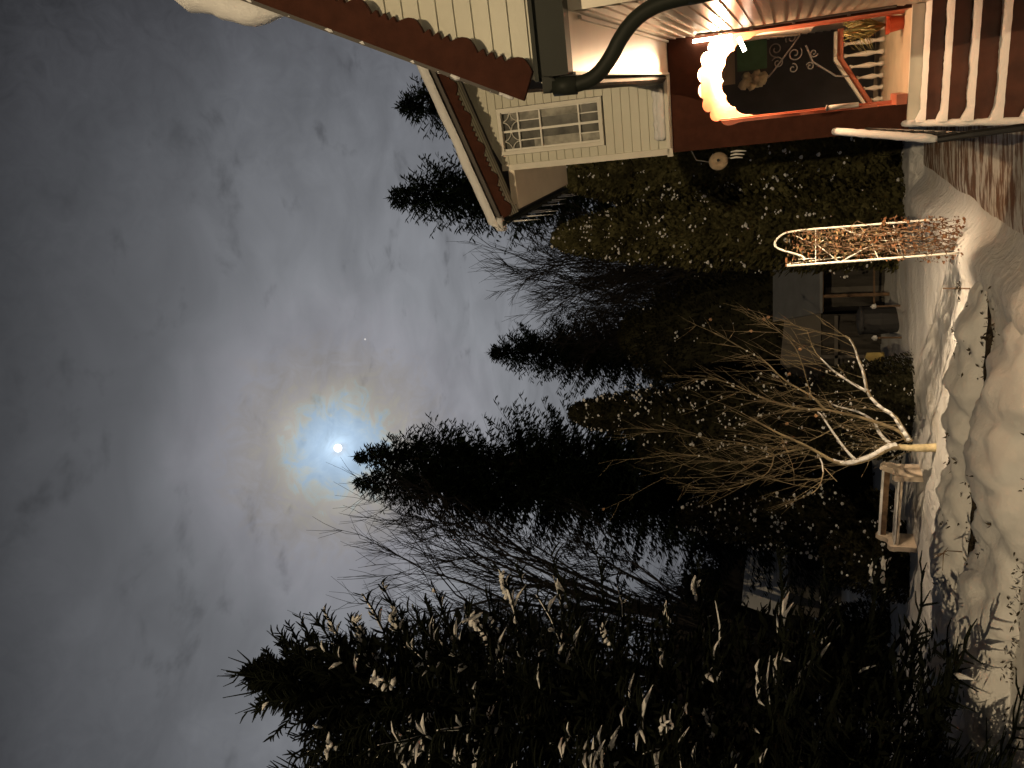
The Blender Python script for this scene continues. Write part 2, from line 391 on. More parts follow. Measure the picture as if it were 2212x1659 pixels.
mb.build('jamb_base', redwood, H)
mb = MB(); hbox(mb, 9.2, 9.7, -.486, -.46, 1.03, 3.0); mb.build('right_jamb', redwood, H)
mb = MB(); hbox(mb, 9.75, 11.0, -.484, -.44, 1.9, 2.75); mb.tube([H_(9.8, -.43, 2.62), H_(10.9, -.43, 2.05)], .012, 6); mb.build('side_door_board', trim, H)
mb = MB(); mb.tube([H_(8.6, -.475, 3.03), H_(8.8, -.475, 2.7), H_(8.8, -.475, 1.2)], .011, 6)
for z in (2.8, 2.5, 2.1, 1.6): hbox(mb, 8.78, 8.82, -.486, -.455, z, z + .03)
mb.build('cable_conduit', greym, H)
# ceiling trim of the side wall corner
mb = MB(); hbox(mb, 5.1, 9.14, -.486, -.465, 3.375, 3.40); mb.build('crown_moulding', trim, H)
# -- upper gable with the window
gs = .34; zE = 5.30
topz = lambda l: zE + .15 + (.67 - l) * gs
mb = MB(); WL0, WL1, WZ0, WZ1 = .035, .475, 4.20, 5.37
dG = 9.15
lap(mb, lambda z: (-1.4, .63), dG, 3.44, WZ0 - .06)
lap(mb, lambda z: (-1.4, WL0 - .05), dG, WZ0 - .06, WZ1 + .06)
lap(mb, lambda z: (WL1 + .05, .63), dG, WZ0 - .06, WZ1 + .06)
lap(mb, lambda z: (-1.4, min(.63, .67 - (z - zE - .15) / gs)), dG, WZ1 + .06, 6.2)
hbox(mb, dG + .001, dG + .1, -1.4, .64, 3.41, WZ0 - .06); hbox(mb, dG + .001, dG + .1, -1.4, WL0 - .05, WZ0 - .06, WZ1 + .06)
mb.build('upper_wall', siding, H)
mb = MB(); hbox(mb, dG - .03, dG + .1, .63, .70, 3.42, zE + .13); hbox(mb, dG - .03, dG + .02, -.16, .72, 3.385, 3.445)
hbox(mb, dG + .1, 11.6, .60, .66, 3.0, zE); mb.build('corner_board', trim, H)
mb = MB()                                                   # raking soffit boards under the front overhang
for k in range(5):
    da = 8.78 + k * .075
    mb.quad(H_(da, 1.2, topz(1.2) + .02), H_(da + .06, 1.2, topz(1.2) + .02), H_(da + .06, -1.4, topz(-1.4) + .02), H_(da, -1.4, topz(-1.4) + .02))
    mb.quad(H_(da + .06, 1.2, topz(1.2) + .03), H_(da + .075, 1.2, topz(1.2) + .03), H_(da + .075, -1.4, topz(-1.4) + .03), H_(da + .06, -1.4, topz(-1.4) + .03))
mb.build('raking_soffit', siding, H)
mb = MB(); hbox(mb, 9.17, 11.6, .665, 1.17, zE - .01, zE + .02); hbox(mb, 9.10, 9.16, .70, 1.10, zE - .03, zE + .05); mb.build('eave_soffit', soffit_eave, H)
bargeboard(8.74, (1.22, topz(1.22) + .14), (-1.3, topz(-1.3) + .14), .13, .035)
mb = MB()
mb.prism([H_(8.70, 1.27, topz(1.27) + .10), H_(8.70, -1.9, topz(-1.9) + .10), H_(8.70, -1.9, topz(-1.9) + .17), H_(8.70, 1.27, topz(1.27) + .17)], ED * 2.95)
mb.prism([H_(8.70, -1.9, topz(-1.9) + .10), H_(8.70, -5, 5.2), H_(8.70, -5, 5.27), H_(8.70, -1.9, topz(-1.9) + .17)], ED * 2.95)
rf2 = mb.build('roof', roofm, H)
mb = MB(); n = 60; m_ = 14
for i in range(n + 1):
    l = 1.31 - i * 3.2 / n
    for j in range(m_ + 1):
        d = 8.66 + j * 3.0 / m_; e = noise.noise(Vector((l * 2.3, d * 1.2, 4))) * .035
        d = 8.66 if j == 0 else (8.615 if j == 1 else (8.66 if j == 2 else 8.66 + (j - 2) * 3.0 / (m_ - 2)))
        wv = .5 * noise.noise(Vector((l * 1.7, 0, 7)))
        z = topz(l) + (.155, .21, .27 + .05 * wv)[min(j, 2)] + (e if j > 0 else 0) + (.03 if j > 2 else 0)
        if i == 0: z = topz(l) + .15
        mb.v.append(tuple(H_(d - (.05 * wv if j < 3 else 0), l, z)))
for i in range(n):
    for j in range(m_): a = i * (m_ + 1) + j; mb.f.append((a, a + m_ + 1, a + m_ + 2, a + 1))
mb.blob(H_(8.75, 1.28, topz(1.28) + .16), .10, .12, .09, random.Random(1), 8)
so = mb.build('snow', snow, rf2, smooth=True)
mb = MB(); chan(mb, H_(8.70, 1.215, zE + .11), H_(11.65, 1.215, zE + .08), EL, .10, .08); mb.build('gutter', gutterm, H)
r2 = random.Random(5)
for k in range(9):
    d = 8.9 + k * .3 + r2.uniform(-.1, .1); L = r2.uniform(.15, .42); mb = MB()
    mb.tube([H_(d, 1.28, zE + .0), H_(d, 1.28, zE - L * .5), H_(d + .004, 1.28, zE - L)], [.014, .008, .001], 6); mb.build('icicle', ice, H, smooth=True)
# window
mb = MB(); f = .045
for (a, b_, c, d_) in ((WL0 - f, WL1 + f, WZ1, WZ1 + f), (WL0 - f, WL1 + f, WZ0 - f, WZ0), (WL0 - f, WL0, WZ0, WZ1), (WL1, WL1 + f, WZ0, WZ1)): hbox(mb, dG - .05, dG + .06, a, b_, c, d_)
win = mb.build('window', trim, H)
mb = MB(); hh = WZ1 - WZ0; ww = WL1 - WL0; zt1 = WZ1 - .17 * hh; zt2 = WZ1 - .40 * hh; zt3 = WZ1 - .80 * hh; lm = (WL0 + WL1) / 2
dW = dG + .0
hbox(mb, dW - .012, dW + .02, lm - .013, lm + .013, WZ0, WZ1)
for z in (zt1, zt2, zt3): hbox(mb, dW - .010, dW + .02, WL0, WL1, z - .009, z + .009)
for q in (.25, .75):
    l = WL0 + q * ww
    hbox(mb, dW - .008, dW + .018, l - .006, l + .006, zt2, zt1); hbox(mb, dW - .008, dW + .018, l - .006, l + .006, WZ0, zt3)
hbox(mb, dW - .015, dW + .02, WL1 - .022, WL1, WZ0, WZ1); hbox(mb, dW - .015, dW + .02, WL0, WL0 + .014, WZ0, WZ1)
for c in (.25, .75):
    for sx in (-1, 1):
        for sz in (-1, 1):
            cx = WL0 + c * ww + sx * ww * .25; cz_ = (zt1 + WZ1) / 2 + sz * (WZ1 - zt1) / 2
            pts = []
            for k in range(7):
                q = pi / 2 * k / 6; pts.append(H_(dW, cx - sx * ww * .24 * cos(q), cz_ - sz * (WZ1 - zt1) * .48 * sin(q)))
            mb.tube(pts, .006, 4)
wf = mb.build('muntins', white, win)
mb = MB(); hbox(mb, dG + .025, dG + .03, WL0, WL1, WZ0, WZ1); gl = mb.build('glass', glass, win)
mb = MB()
for (za, zb, la, lb) in ((WZ0 + .2, WZ1 - .1, WL0 + .0, WL0 + .10), (WZ0 + .02, zt2 + .1, WL1 - .12, WL1)):
    n = 16
    for k in range(n):
        l1_, l2_ = la + (lb - la) * k / n, la + (lb - la) * (k + 1) / n
        mb.quad(H_(dG + .022 + .0 * k, l1_, za), H_(dG + .022, l2_, za), H_(dG + .022, l2_, zb), H_(dG + .022, l1_, zb))
mb.build('curtain', curtain, win)
# things in front of the gable foot: ledge with snow
mb = MB(); hbox(mb, dG - .10, dG - .032, -.12, .62, 3.40, 3.44); mb.build('ledge', trim, H)
r2 = random.Random(9); mb = MB()
for q_ in range(2): mb.tube([H_(dG - .06 + .02 * q_, -.02 + k * .031, 3.49 + .05 * q_ + .012 * noise.noise(Vector((k * .4, q_, 0)))) for k in range(19)], [.01] + [.052 - .012 * q_ + .012 * noise.noise(Vector((k * .5, 7, q_))) for k in range(17)] + [.01], 9)
mb.build('snow_on_ledge', snow, H, smooth=True)
# -- porch floor and steps
mb = MB(); hbox(mb, 9.15, 12.6, -.485, .66, .80, 1.02); mb.build('porch_floor', floorm, H)
mb = MB(); hbox(mb, 9.10, 9.15, -.485, .60, .9, 1.025); mb.build('threshold', trim, H)
hs = [.885, .735, .565, .385, .20, .03]; r2 = random.Random(4)
for k, z in enumerate(hs):
    d1 = 9.15 - .25 * k if k else 9.10; d0 = 9.15 - .25 * (k + 1)
    if k == 0: d1 = 9.15
    mb = MB(); hbox(mb, d0, d1 + .6, -.486, .60, -.25, z - .01 * 0); st = mb.build('step', tile, H)
    mb = MB(); n = 46; rows = 5
    for i in range(n + 1):
        l = -.484 + i * 1.09 / n; thick = .028 + .05 * max(0, (i - n * .9) / (n * .1))
        for j in range(rows):
            dd = d0 - .012 + (d1 - d0 - .002) * j / (rows - 1)
            h = thick + .010 * noise.noise(Vector((l * 9, dd * 9, k))) + .006 * noise.noise(Vector((l * 30, dd * 30, k)))
            if j == 0: h = .002 + .004 * noise.noise(Vector((l * 12, k, 0)))
            mb.v.append(tuple(H_(dd, l, z + h)))
    for i in range(n):
        for j in range(rows - 1): a = i * rows + j; mb.f.append((a, a + rows, a + rows + 1, a + 1))
    mb.build('snow', snow, st, smooth=True)
mb = MB()                                                   # stair cheek with snow on it
mb.tube([H_(9.2 - i * .06, .622, 1.02 - (i * .06 - .05) * .66 + .012 + .006 * noise.noise(Vector((i * .5, 0, 0)))) for i in range(32)], [.034 + .010 * noise.noise(Vector((i * .4, 3, 0))) for i in range(32)], 8)
mb.build('cheek_snow', snow, H, smooth=True)
mb = MB(); mb.prism([H_(9.18, .602, -.2), H_(9.18, .602, 1.01), H_(7.4, .602, -.15), H_(7.4, .602, -.2)], EL * .05); mb.build('stair_cheek', stone, H)
# handrail
mb = MB(); P0 = (9.75, .62, 1.90); P1 = (7.46, .655, .98); P2 = (7.35, .62, .35)
mb.tube([H_(*P0), H_(*P1)], .022, 8); mb.tube([H_(7.47, .66, 1.0), H_(7.44, .64, .75), H_(7.42, .62, .3), H_(7.42, .62, -.15)], .032, 8)
mb.tube([H_(P0[0], .63, P0[2] - .26), H_(7.46, .645, P1[2] - .26)], .016, 6)
for k in range(15):
    q = (k + .5) / 15; d = P0[0] + (P1[0] - P0[0]) * q; zt = P0[2] + (P1[2] - P0[2]) * q; zb = zt - .26
    mb.tube([H_(d, .635, zt), H_(d, .635, zb)], .008, 5)
    c = Vector((d, zt - .14))
    mb.tube([H_(c.x + .05 * cos(a_ * .7), .635, c.y + .05 * sin(a_ * .7)) for a_ in range(10)], .006, 4)
rail = mb.build('handrail', blackm, H)
mb = MB(); pts = []
r3 = random.Random(2)
for k in range(30):
    q = k / 29; pts.append(H_(P0[0] + (P1[0] - P0[0]) * q, P0[1] + (P1[1] - P0[1]) * q, P0[2] + (P1[2] - P0[2]) * q + .035 + r3.uniform(-.004, .004)))
mb.tube(pts, [.02] + [.036 + r3.uniform(-.004, .004) for k in range(28)] + [.025], 8); mb.build('rail_snow', snow, rail, smooth=True)

# ------------------------------------------------------------------ things on the porch
def emis(name, col, strength):
    M = bpy.data.materials.new(name); M.use_nodes = True; b = M.node_tree.nodes['Principled BSDF']
    b.inputs['Base Color'].default_value = (*col, 1); b.inputs['Emission Color'].default_value = (*col, 1); b.inputs['Emission Strength'].default_value = strength; return M
bulbm = emis('lit_bulb', (1, .80, .58), 22)
L = empty('porch_lamp', H_(9.35, -.30, 3.05), 'glaring warm lamp under the top of the porch arch', 'lamp')
mb = MB(); mb.lathe([(.0, .05), (.05, .05), (.05, .0), (.0, .0)], H_(9.36, -.34, 3.045), 14); mb.build('base', white, L)
mb = MB(); mb.lathe([(.012, .12), (.03, .10), (.045, .06), (.035, .01), (.0, -.005)], H_(9.36, -.34, 2.935), 14); mb.build('bulb', bulbm, L, smooth=True)
mb = MB(); mb.tube([H_(9.12, -.44, 3.12), H_(9.12, -.44, 2.72)], .02, 8); mb.tube([H_(9.28, -.42, 2.66), H_(9.30, -.28, 2.60)], .022, 8); mb.build('tube', bulbm, L, smooth=True)
def point(name, loc, power, col, rad):
    l = bpy.data.lights.new(name, 'POINT'); o = bpy.data.objects.new(name, l); S.collection.objects.link(o); o.location = loc
    l.energy = power; l.color = col; l.shadow_soft_size = rad; return o
point('porch_lamp_light', H_(9.42, -.27, 2.92), 150, (1, .66, .36), .05)

sp = bpy.data.lights.new('garden_fill_spot', 'SPOT'); spo = bpy.data.objects.new('garden_fill_spot', sp); S.collection.objects.link(spo)  # unseen extra spot behind the porch lamp, added to brighten the garden
spo.location = H_(9.60, -.20, 2.90); sp.energy = 6200; sp.color = (1, .74, .46); sp.spot_size = radians(74); sp.spot_blend = 1.0; sp.shadow_soft_size = .06
spo.rotation_euler = (H_(13.6, 6.6, .9) - spo.location).to_track_quat('-Z', 'Y').to_euler()
T = empty('flower_pot', H_(9.75, -.36, 1.02), 'bright red flower pot with a drooping plant on the porch floor', 'flower pot')
mb = MB(); mb.lathe([(.065, 0), (.085, .13), (.10, .14), (.10, .17), (.08, .17)], H_(9.75, -.36, 1.02), 16); mb.build('pot', terracotta, T, smooth=False)
mb = MB(); r2 = random.Random(8)
for k in range(70):
    a = r2.uniform(0, 2 * pi); h = r2.uniform(.15, .42); w = r2.uniform(.05, .2); c = H_(9.75, -.36, 1.19)
    mb.tube([c, c + Vector((cos(a) * w * .6, sin(a) * w * .6, h)), c + Vector((cos(a) * w * 1.3, sin(a) * w * 1.3, h * .7))], [.006, .007, .002], 4)
mb.build('plant', mat('pot_plant', (.20, .18, .06), .7, .4, 10), T)
T = empty('balustrade', H_(11.4, .0, 1.02), 'white turned balustrade with a sloping red-brown handrail behind the porch', 'balustrade')
mb = MB(); mb.prism([H_(11.35, -.45, 1.50), H_(11.35, -.45, 1.57), H_(11.35, -.10, 1.57), H_(11.35, .58, 1.14), H_(11.35, .58, 1.07), H_(11.35, -.10, 1.50)], ED * .1); mb.build('handrail', redwood, T)
mb = MB(); mb.prism([H_(11.30, -.42, 1.575), H_(11.30, -.42, 1.61), H_(11.30, -.08, 1.61), H_(11.30, .62, 1.165), H_(11.30, .62, 1.13), H_(11.30, -.10, 1.575)], ED * .2); mb.build('snowy_top', trim, T)
for k in range(7):
    l = -.40 + k * .14; zt = 1.50 if l < -.1 else 1.50 - (l + .1) * .63; hgt = zt - 1.02; mb = MB()
    mb.lathe([(.030, 0), (.030, .04 * hgt / .48), (.018, .10 * hgt / .48), (.035, .2 * hgt / .48), (.018, .36 * hgt / .48), (.014, .42 * hgt / .48), (.03, .46 * hgt / .48), (.03, hgt)], H_(11.40, l, 1.02), 12)
    mb.build('baluster', white, T, smooth=True)
T = empty('iron_bracket', H_(10.9, -.3, 2.3), 'scrolled grey wrought iron bracket hanging inside the porch', 'bracket')
mb = MB()
def curl(c, r0, turns, a0=0, d=10.95, th=.008):
    pts = []
    for k in range(int(18 * turns) + 1):
        q = k / 18; a = a0 + 2 * pi * q; r = r0 * (1 - q / (turns + .35)); pts.append(H_(d, c[0] + r * cos(a), c[1] + r * sin(a)))
    mb.tube(pts, th, 5)
for c, r0, tn, a in (((-.30, 2.30), .09, 1.4, 0), ((-.14, 2.28), .075, 1.3, 2), ((-.22, 2.08), .09, 1.4, 4), ((-.40, 2.12), .07, 1.2, 1), ((-.05, 2.10), .06, 1.2, 3), ((-.20, 1.86), .05, 1.3, 5), ((-.05, 1.90), .05, 1.3, 2)): curl(c, r0, tn, a)
mb.tube([H_(10.95, -.45, 2.0), H_(10.95, -.3, 2.12), H_(10.95, -.05, 2.33), H_(10.95, 0.02, 2.4)], .010, 5)
mb.tube([H_(10.95, -.3, 1.95), H_(10.95, -.10, 1.87), H_(10.95, .10, 1.6), H_(10.95, .12, 1.45)], .012, 5)
mb.build('scrollwork', greym, T)
T = empty('green_screen', H_(11.6, -.3, 2.4), 'green fabric screen with a cream bundle hung beneath, behind the porch', 'screen')
mb = MB(); hbox(mb, 11.6, 11.64, -.62, -.10, 2.42, 2.80); mb.build('cloth', green, T)
mb = MB(); r2 = random.Random(12)
for k in range(22): mb.blob(H_(11.5 + r2.uniform(-.05, .05), r2.uniform(-.05, .12), r2.uniform(2.44, 2.78)), .06, .06, .07, r2, 7)
mb.build('bundle', mat('cream_cloth', (.45, .40, .28), .9, .1, 8), T, smooth=True)
mb = MB(); hbox(mb, 11.9, 11.98, -.8, .05, 2.85, 3.6); tag(mb.build('back_board', mat('beige_board', (.36, .30, .22), .8, .08, 4)), 'beige wall board high up behind the porch arch', 'board')
mb = MB(); hbox(mb, 12.7, 12.8, -.8, .75, 1.0, 3.3); o = tag(mb.build('garden_screen_wall', mat('slate_panel', (.055, .055, .058), .7, .2, 3)), 'dark slate grey panel closing the back of the porch', 'wall panel')
T = empty('thermometer', H_(9.1, .40, 1.75), 'short pale metal tube fixed to the red-brown porch jamb', 'tube')
mb = MB(); mb.tube([H_(9.12, .385, 1.78), H_(9.12, .385, 1.48)], .026, 14); mb.build('body', white, T, smooth=True)
mb = MB(); mb.lathe([(.03, 0), (.034, .008), (.03, .016), (.012, .018)], H_(9.12, .385, 1.775), 14); mb.build('cap', greym, T)
T = empty('hanging_ornament', H_(9.3, .86, 2.9), 'round pale disc ornament with small pendants beside the porch column', 'ornament')
Mr = Matrix.Rotation(pi / 2, 3, 'X') @ Matrix.Rotation(0, 3, 'Z')
c = H_(9.25, .83, 2.90)
mb = MB(); mb.lathe([(.02, .035), (.09, .03), (.105, .0), (.09, -.03), (.02, -.035)], c, 24, Matrix.Rotation(-AZ * 0, 3, 'Z') @ Mr); mb.build('disc', mat('pale_clay', (.34, .26, .18), .8, .2, 25, .4, 60), T, smooth=True)
mb = MB(); mb.lathe([(.0, .045), (.016, .045), (.016, .03)], c, 10, Mr); mb.build('hub', blackm, T)
mb = MB(); mb.tube([c + Vector((0, 0, .1)), c + Vector((.05, .05, .25)), H_(9.2, .66, 3.2)], .006, 5)
mb.build('hook', greym, T); mb = MB(); mb.tube([c - Vector((-.02, 0, .1)), c - Vector((-.03, 0, .14))], .004, 4); mb.build('link', greym, T)
for k, dx in enumerate((.02, .055, .09)):
    mb = MB(); mb.tube([c + Vector((dx, 0, -.13)), c + Vector((dx + .01, .01, -.19)), c + Vector((dx - .005, 0, -.26 - .02 * k))], [.006, .012, .006], 6); mb.build('pendant', white, T, smooth=True)

# an assumed, unseen lamp added to light the house and snow: a globe on a post behind the viewer
LP = hp(-18.0, -2.6, 0)
T = empty('assumed_lamp_post', LP, 'assumed tall dark lamp post with a white globe, unseen behind the viewer, added for its light', 'assumed lamp')
mb = MB(); mb.tube([LP + Vector((0, 0, -.3)), LP + Vector((0, 0, 12.0))], .09, 10); mb.build('pole', blackm, T)
mb = MB(); mb.lathe([(.05, 0), (.13, .07), (.16, .16), (.13, .26), (.05, .31)], LP + Vector((0, 0, 12.3)), 16); mb.build('globe', emis('assumed_lamp_globe', (1, .8, .55), 12), T, smooth=True)
point('assumed_lamp_light', LP + Vector((0, 0, 12.15)), 11500, (1, .75, .43), .10)  # light of the assumed post, added to brighten house and foreground
# ------------------------------------------------------------------ trees
SLIM = lambda Rb, dz: (Rb + 1.0) * (1 - exp(-(dz / 7.0) ** 1.1))
def spruce(name, label, x, y, h, Rb, seed, m_needle=needle, z0=.3, dens=1.0, group=None, tips=None, power=.85, spray=.30, bough_every=None, snow_n=0, snow_m=snow, droop=.35, lit=None, cat='spruce', twigr=None, light=None):
    rd = random.Random(seed); T = empty(name, (x, y, 0), label, cat, group)
    mb = MB(); mb.tube([(x, y, -.2), (x, y, h * .5), (x, y, h * .97)], [h * .014 + .03, h * .009 + .02, .015], 8); mb.build('trunk', bark, T)
    mb = MB(); sn = MB(); z = z0; V = mb.v; F = mb.f
    step = bough_every or h / 60
    while z < h - .15:
        t = (z - z0) / (h - z0); dz = h - z; Rz = (SLIM(Rb, dz) if tips else Rb * (1 - exp(-dz * .70 / Rb))) * rd.uniform(.78, 1.15) + .08
        nb = max(4, int((7 + 3 * (1 - t)) * dens))
        for b_ in range(nb):
            az = rd.uniform(0, 2 * pi); Lb = Rz * rd.uniform(.62, 1.03); ca, sa = cos(az), sin(az)
            dr = droop * (1 - t * .9) * rd.uniform(.6, 1.3); upt = .10 + .35 * t
            ns = max(4, int(Lb / .22))
            P = [];
            for k in range(ns + 1):
                q = k / ns; rr = Lb * q; zz = z + rr * upt - dr * Lb * (q ** 1.3) + .18 * Lb * q ** 4
                P.append(Vector((x + ca * rr, y + sa * rr, zz)))
            mb.tube([P[0], P[ns // 2], P[-1]], [.012 + .012 * (1 - t), .010, .004], 3, False)
            for k in range(1, ns + 1):
                q = k / ns; wdt = spray * (1.15 - .75 * q) * (1 + (1 - t) * .6) * rd.uniform(.6, 1.25) * min(1, .35 + .35 * Rz)
                for sgn in (-1, 1):
                    fw = rd.uniform(.5, .9); dx = ca * fw - sa * sgn; dy = sa * fw + ca * sgn; nn = sqrt(dx * dx + dy * dy); dx /= nn; dy /= nn
                    o = P[k - 1].lerp(P[k], rd.random()); e = o + Vector((dx * wdt, dy * wdt, -wdt * rd.uniform(.1, .55)))
                    # hanging spray : flat blade plus side blades
                    for bl in range(5):
                        o2 = o.lerp(e, bl * .2); e2 = e if bl == 0 else o2 + Vector((ca * wdt * .45 * rd.uniform(.6, 1.2) + dx * .1, sa * wdt * .45 + dy * .1, -wdt * rd.uniform(.05, .5)))
                        hw = .020 + .06 * wdt; sx = Vector((-dy, dx, rd.uniform(-.6, .6))) * hw
                        n0 = len(V); mdl = o2.lerp(e2, .45)
                        V.extend((tuple(o2), tuple(mdl + sx), tuple(e2), tuple(mdl - sx))); F.append((n0, n0 + 1, n0 + 2, n0 + 3))
            e = P[-1]; n0 = len(V); V.extend((tuple(P[-2]), tuple(e + Vector((-sa * .04, ca * .04, 0))), tuple(e + Vector((ca * .16, sa * .16, .05))), tuple(e + Vector((sa * .04, -ca * .04, 0))))); F.append((n0, n0 + 1, n0 + 2, n0 + 3))
        z += step * rd.uniform(.7, 1.3) * (1 - .45 * t)
    for k in range(14):
        zz = h - .9 * (k / 14); a = rd.uniform(0, 2 * pi); L_ = .08 + .25 * k / 14
        mb.tube([(x, y, zz), (x + cos(a) * L_, y + sin(a) * L_, zz + .12)], [.02, .004], 3, False)
    mb.tube([(x, y, h - .6), (x, y, h + .25)], [.035, .006], 4, False)
    mb.build('crown', m_needle, T)
    return T
def bare(name, label, x, y, h, spread, seed, group=None, lean=(0, 0), levels=5, fork=.28, cat='bare tree', r0=None, narrow=.42):
    rd = random.Random(seed); T = empty(name, (x, y, 0), label, cat, group); tr = MB(); cr = MB()
    def grow(p, dirv, L_, r, lev):
        n = 3 if lev < 2 else 2; pts = [p]; d_ = dirv.copy(); rr = [r]
        for k in range(n):
            sg = .13 if lev > 1 else .045; d_ = (d_ + Vector((rd.gauss(0, sg), rd.gauss(0, sg), rd.gauss(.05, .06)))).normalized(); pts.append(pts[-1] + d_ * (L_ / n)); rr.append(r * (1 - .45 * (k + 1) / n))
        (tr if lev == 0 else cr).tube(pts, rr, 6 if lev < 1 else (4 if lev < 3 else 3), False)
        if lev >= levels: return
        kids = (rd.randint(3, 4) if lev < 3 else rd.randint(4, 5)) if lev else 6
        for k in range(kids):
            q = rd.uniform(.35, 1) if k < kids - 1 else 1; i = min(n - 1, int(q * n)); bp_ = pts[i].lerp(pts[i + 1], q * n - i)
            ax = Vector((rd.gauss(0, 1), rd.gauss(0, 1), rd.gauss(0, .6))).normalized(); a = rd.uniform(.3, .95) * (.8 if lev == 0 else 1) * (narrow + .45 * (lev > 1))
            nd = (d_ + ax * a + Vector((0, 0, .12))).normalized()
            grow(bp_, nd, L_ * rd.uniform(.52, .78), max(.011, r * (.5 if k < kids - 1 else .6)), lev + 1)
    p0 = Vector((x, y, -.1)); dv = Vector((lean[0], lean[1], 1)).normalized()
    grow(p0, dv, h * .36, r0 or h * .009, 0)
    top = max(v[2] for v in cr.v); f = h / top
    for q in (tr, cr): q.v = [(x + (a - x) * f, y + (b - y) * f, c * f) for a, b, c in q.v]
    tr.build('trunk', bark, T); cr.build('crown', twigm, T); return T

def thuja_tree(name, label, x, y, h, rx, ry, seed, m_=thuja, n=16000, sn=160, size=.11, group=None, z0=.0, cone=1.0, cat='thuja', top=2.2, snow_side=True, ss=1.0, boxy=False):
    rd = random.Random(seed); T = empty(name, (x, y, 0), label, cat, group); mb = MB(); sm = MB(); V = mb.v; F = mb.f
    mb2 = MB(); mb2.tube([(x, y, -.2), (x, y, h * .8)], [.10, .02], 6); mb2.build('trunk', bark, T)
    def prof(t): return (max(0, 1 - t ** top)) ** .5 * (.82 + .18 * cone * (1 - t))
    for i in range(n):
        t = rd.random(); a = rd.uniform(0, 2 * pi); s_ = prof(t)
        lump = 1 + .16 * noise.noise(Vector((cos(a) * 2.2 + seed, sin(a) * 2.2, t * h * 1.1))) + .10 * noise.noise(Vector((cos(a) * 6, sin(a) * 6 + seed, t * h * 3)))
        q = s_ * lump * (1 - .30 * rd.random() ** 2)
        ca, sa = cos(a), sin(a)
        if boxy: k_ = 1 / max(abs(ca), abs(sa)); q *= .5 * (1 + k_) if k_ < 1.3 else 1.12
        px = x + ca * rx * q; py = y + sa * ry * q; pz = z0 + t * (h - z0)
        s = size * rd.uniform(.5, 1.4); out = Vector((ca, sa, rd.uniform(.2, 1.5))).normalized(); side = Vector((-sa + rd.uniform(-.8, .8), ca + rd.uniform(-.8, .8), rd.uniform(-.5, .5))).normalized() * s * .38
        o = Vector((px, py, pz)); e = o + out * s; mid_ = o.lerp(e, .5); n0 = len(V)
        V.extend((tuple(o), tuple(mid_ + side), tuple(e), tuple(mid_ - side))); F.append((n0, n0 + 1, n0 + 2, n0 + 3))
    # solid dark heart so that little shows through
    k = 14; base = len(V)
    for j in range(10):
        t = j / 9 * .97; s_ = prof(t) * .72
        for i in range(k): a = 2 * pi * i / k; V.append((x + cos(a) * rx * s_, y + sin(a) * ry * s_, z0 + t * (h - z0)))
    for j in range(9):
        for i in range(k): a0 = base + j * k + i; a1 = base + j * k + (i + 1) % k; F.append((a0, a1, a1 + k, a0 + k))
    mb.build('foliage', m_, T)
    for i in range(int(sn * .75)):
        t = rd.random() ** .75; a = rd.uniform(0, 2 * pi)
        if rd.random() < .7: a = rd.uniform(pi, 2 * pi)                  # towards the open garden side
        s_ = prof(t) * 1.06; lump = 1 + .16 * noise.noise(Vector((cos(a) * 2.2 + seed, sin(a) * 2.2, t * h * 1.1)))
        c = Vector((x + cos(a) * rx * s_ * lump, y + sin(a) * ry * s_ * lump, z0 + t * (h - z0)))
        for k_ in range(rd.choice((1, 1, 1, 2, 3, 5))):
            sz = rd.uniform(.012, .040) * ss * rd.uniform(.6, 1.2); sm.blob(c + Vector((rd.gauss(0, .06), rd.gauss(0, .04), rd.gauss(0, .06))), sz * 1.2, sz, sz * rd.uniform(.6, 1.3), rd)
    tag(sm.build('snow', snow, T), kind='stuff')
    return T
def X(ix, iy, Y): return atY(ix, iy, Y)
# great spruce with two tops, beneath the moon
spruce('spruce', 'tallest dark spruce below the moon, the nearer of its two tips', -3.45, 32, 21.6, 3.2, 11, dens=1.45, bough_every=.42, tips=1, spray=.42, cat='spruce')
spruce('spruce', 'dark spruce joined to the tall one below the moon, the tip further from the house', -4.75, 32.4, 21.9, 3.2, 12, dens=1.45, bough_every=.42, tips=1, spray=.42, cat='spruce')
spruce('spruce', 'small-tipped dark spruce above the grey shed roof', 1.65, 38, 17.0, 3.3, 13, spray=.42, dens=1.5)
spruce('spruce', 'dark spruce rising behind the end of the upper gable snow', 8.15, 30, 18.6, 3.2, 14, spray=.40, dens=1.5)
spruce('spruce', 'dark spruce tip rising behind the middle of the snowy gable roof', 12.1, 30, 18.2, 3.2, 15, spray=.40, dens=1.5)
# bare trees
gb = 'bare trees on the skyline'
for i, (x, y, h, sd, lab) in enumerate(((4.7, 29, 12.5, 29, 'bare bush-like tree low behind the tall green thujas'), (3.3, 35, 13.6, 30, 'bare twiggy tree in the middle of the skyline group by the house'), (5.6, 30, 15.8, 21, 'bare twiggy tree beside the snowy gable end'), (3.9, 31, 14.2, 22, 'bare twiggy tree above the tall green thuja'), (2.7, 33, 13.2, 23, 'low bare tree leaning towards the small spruce'),
        (-8.3, 27, 20.5, 24, 'bare tree with bent limbs right beside the tall spruce'), (-9.4, 26, 22.0, 25, 'tallest bare tree with wide arching limbs between the spruces'), (-10.4, 25, 20.5, 26, 'bare tree whose fine crown shows above the near snowy spruce'),
        (-7.2, 24, 12.5, 27, 'slim bare tree low between the dark spruce and the snowy spruce'), (-10.2, 24, 18, 28, 'bare tree mostly hidden by the near spruce'))):
    bare('bare_tree', lab, x, y, h, 1, sd, gb, lean=(.03 if i < 5 else -.04, 0), levels=5, cat='bare tree')
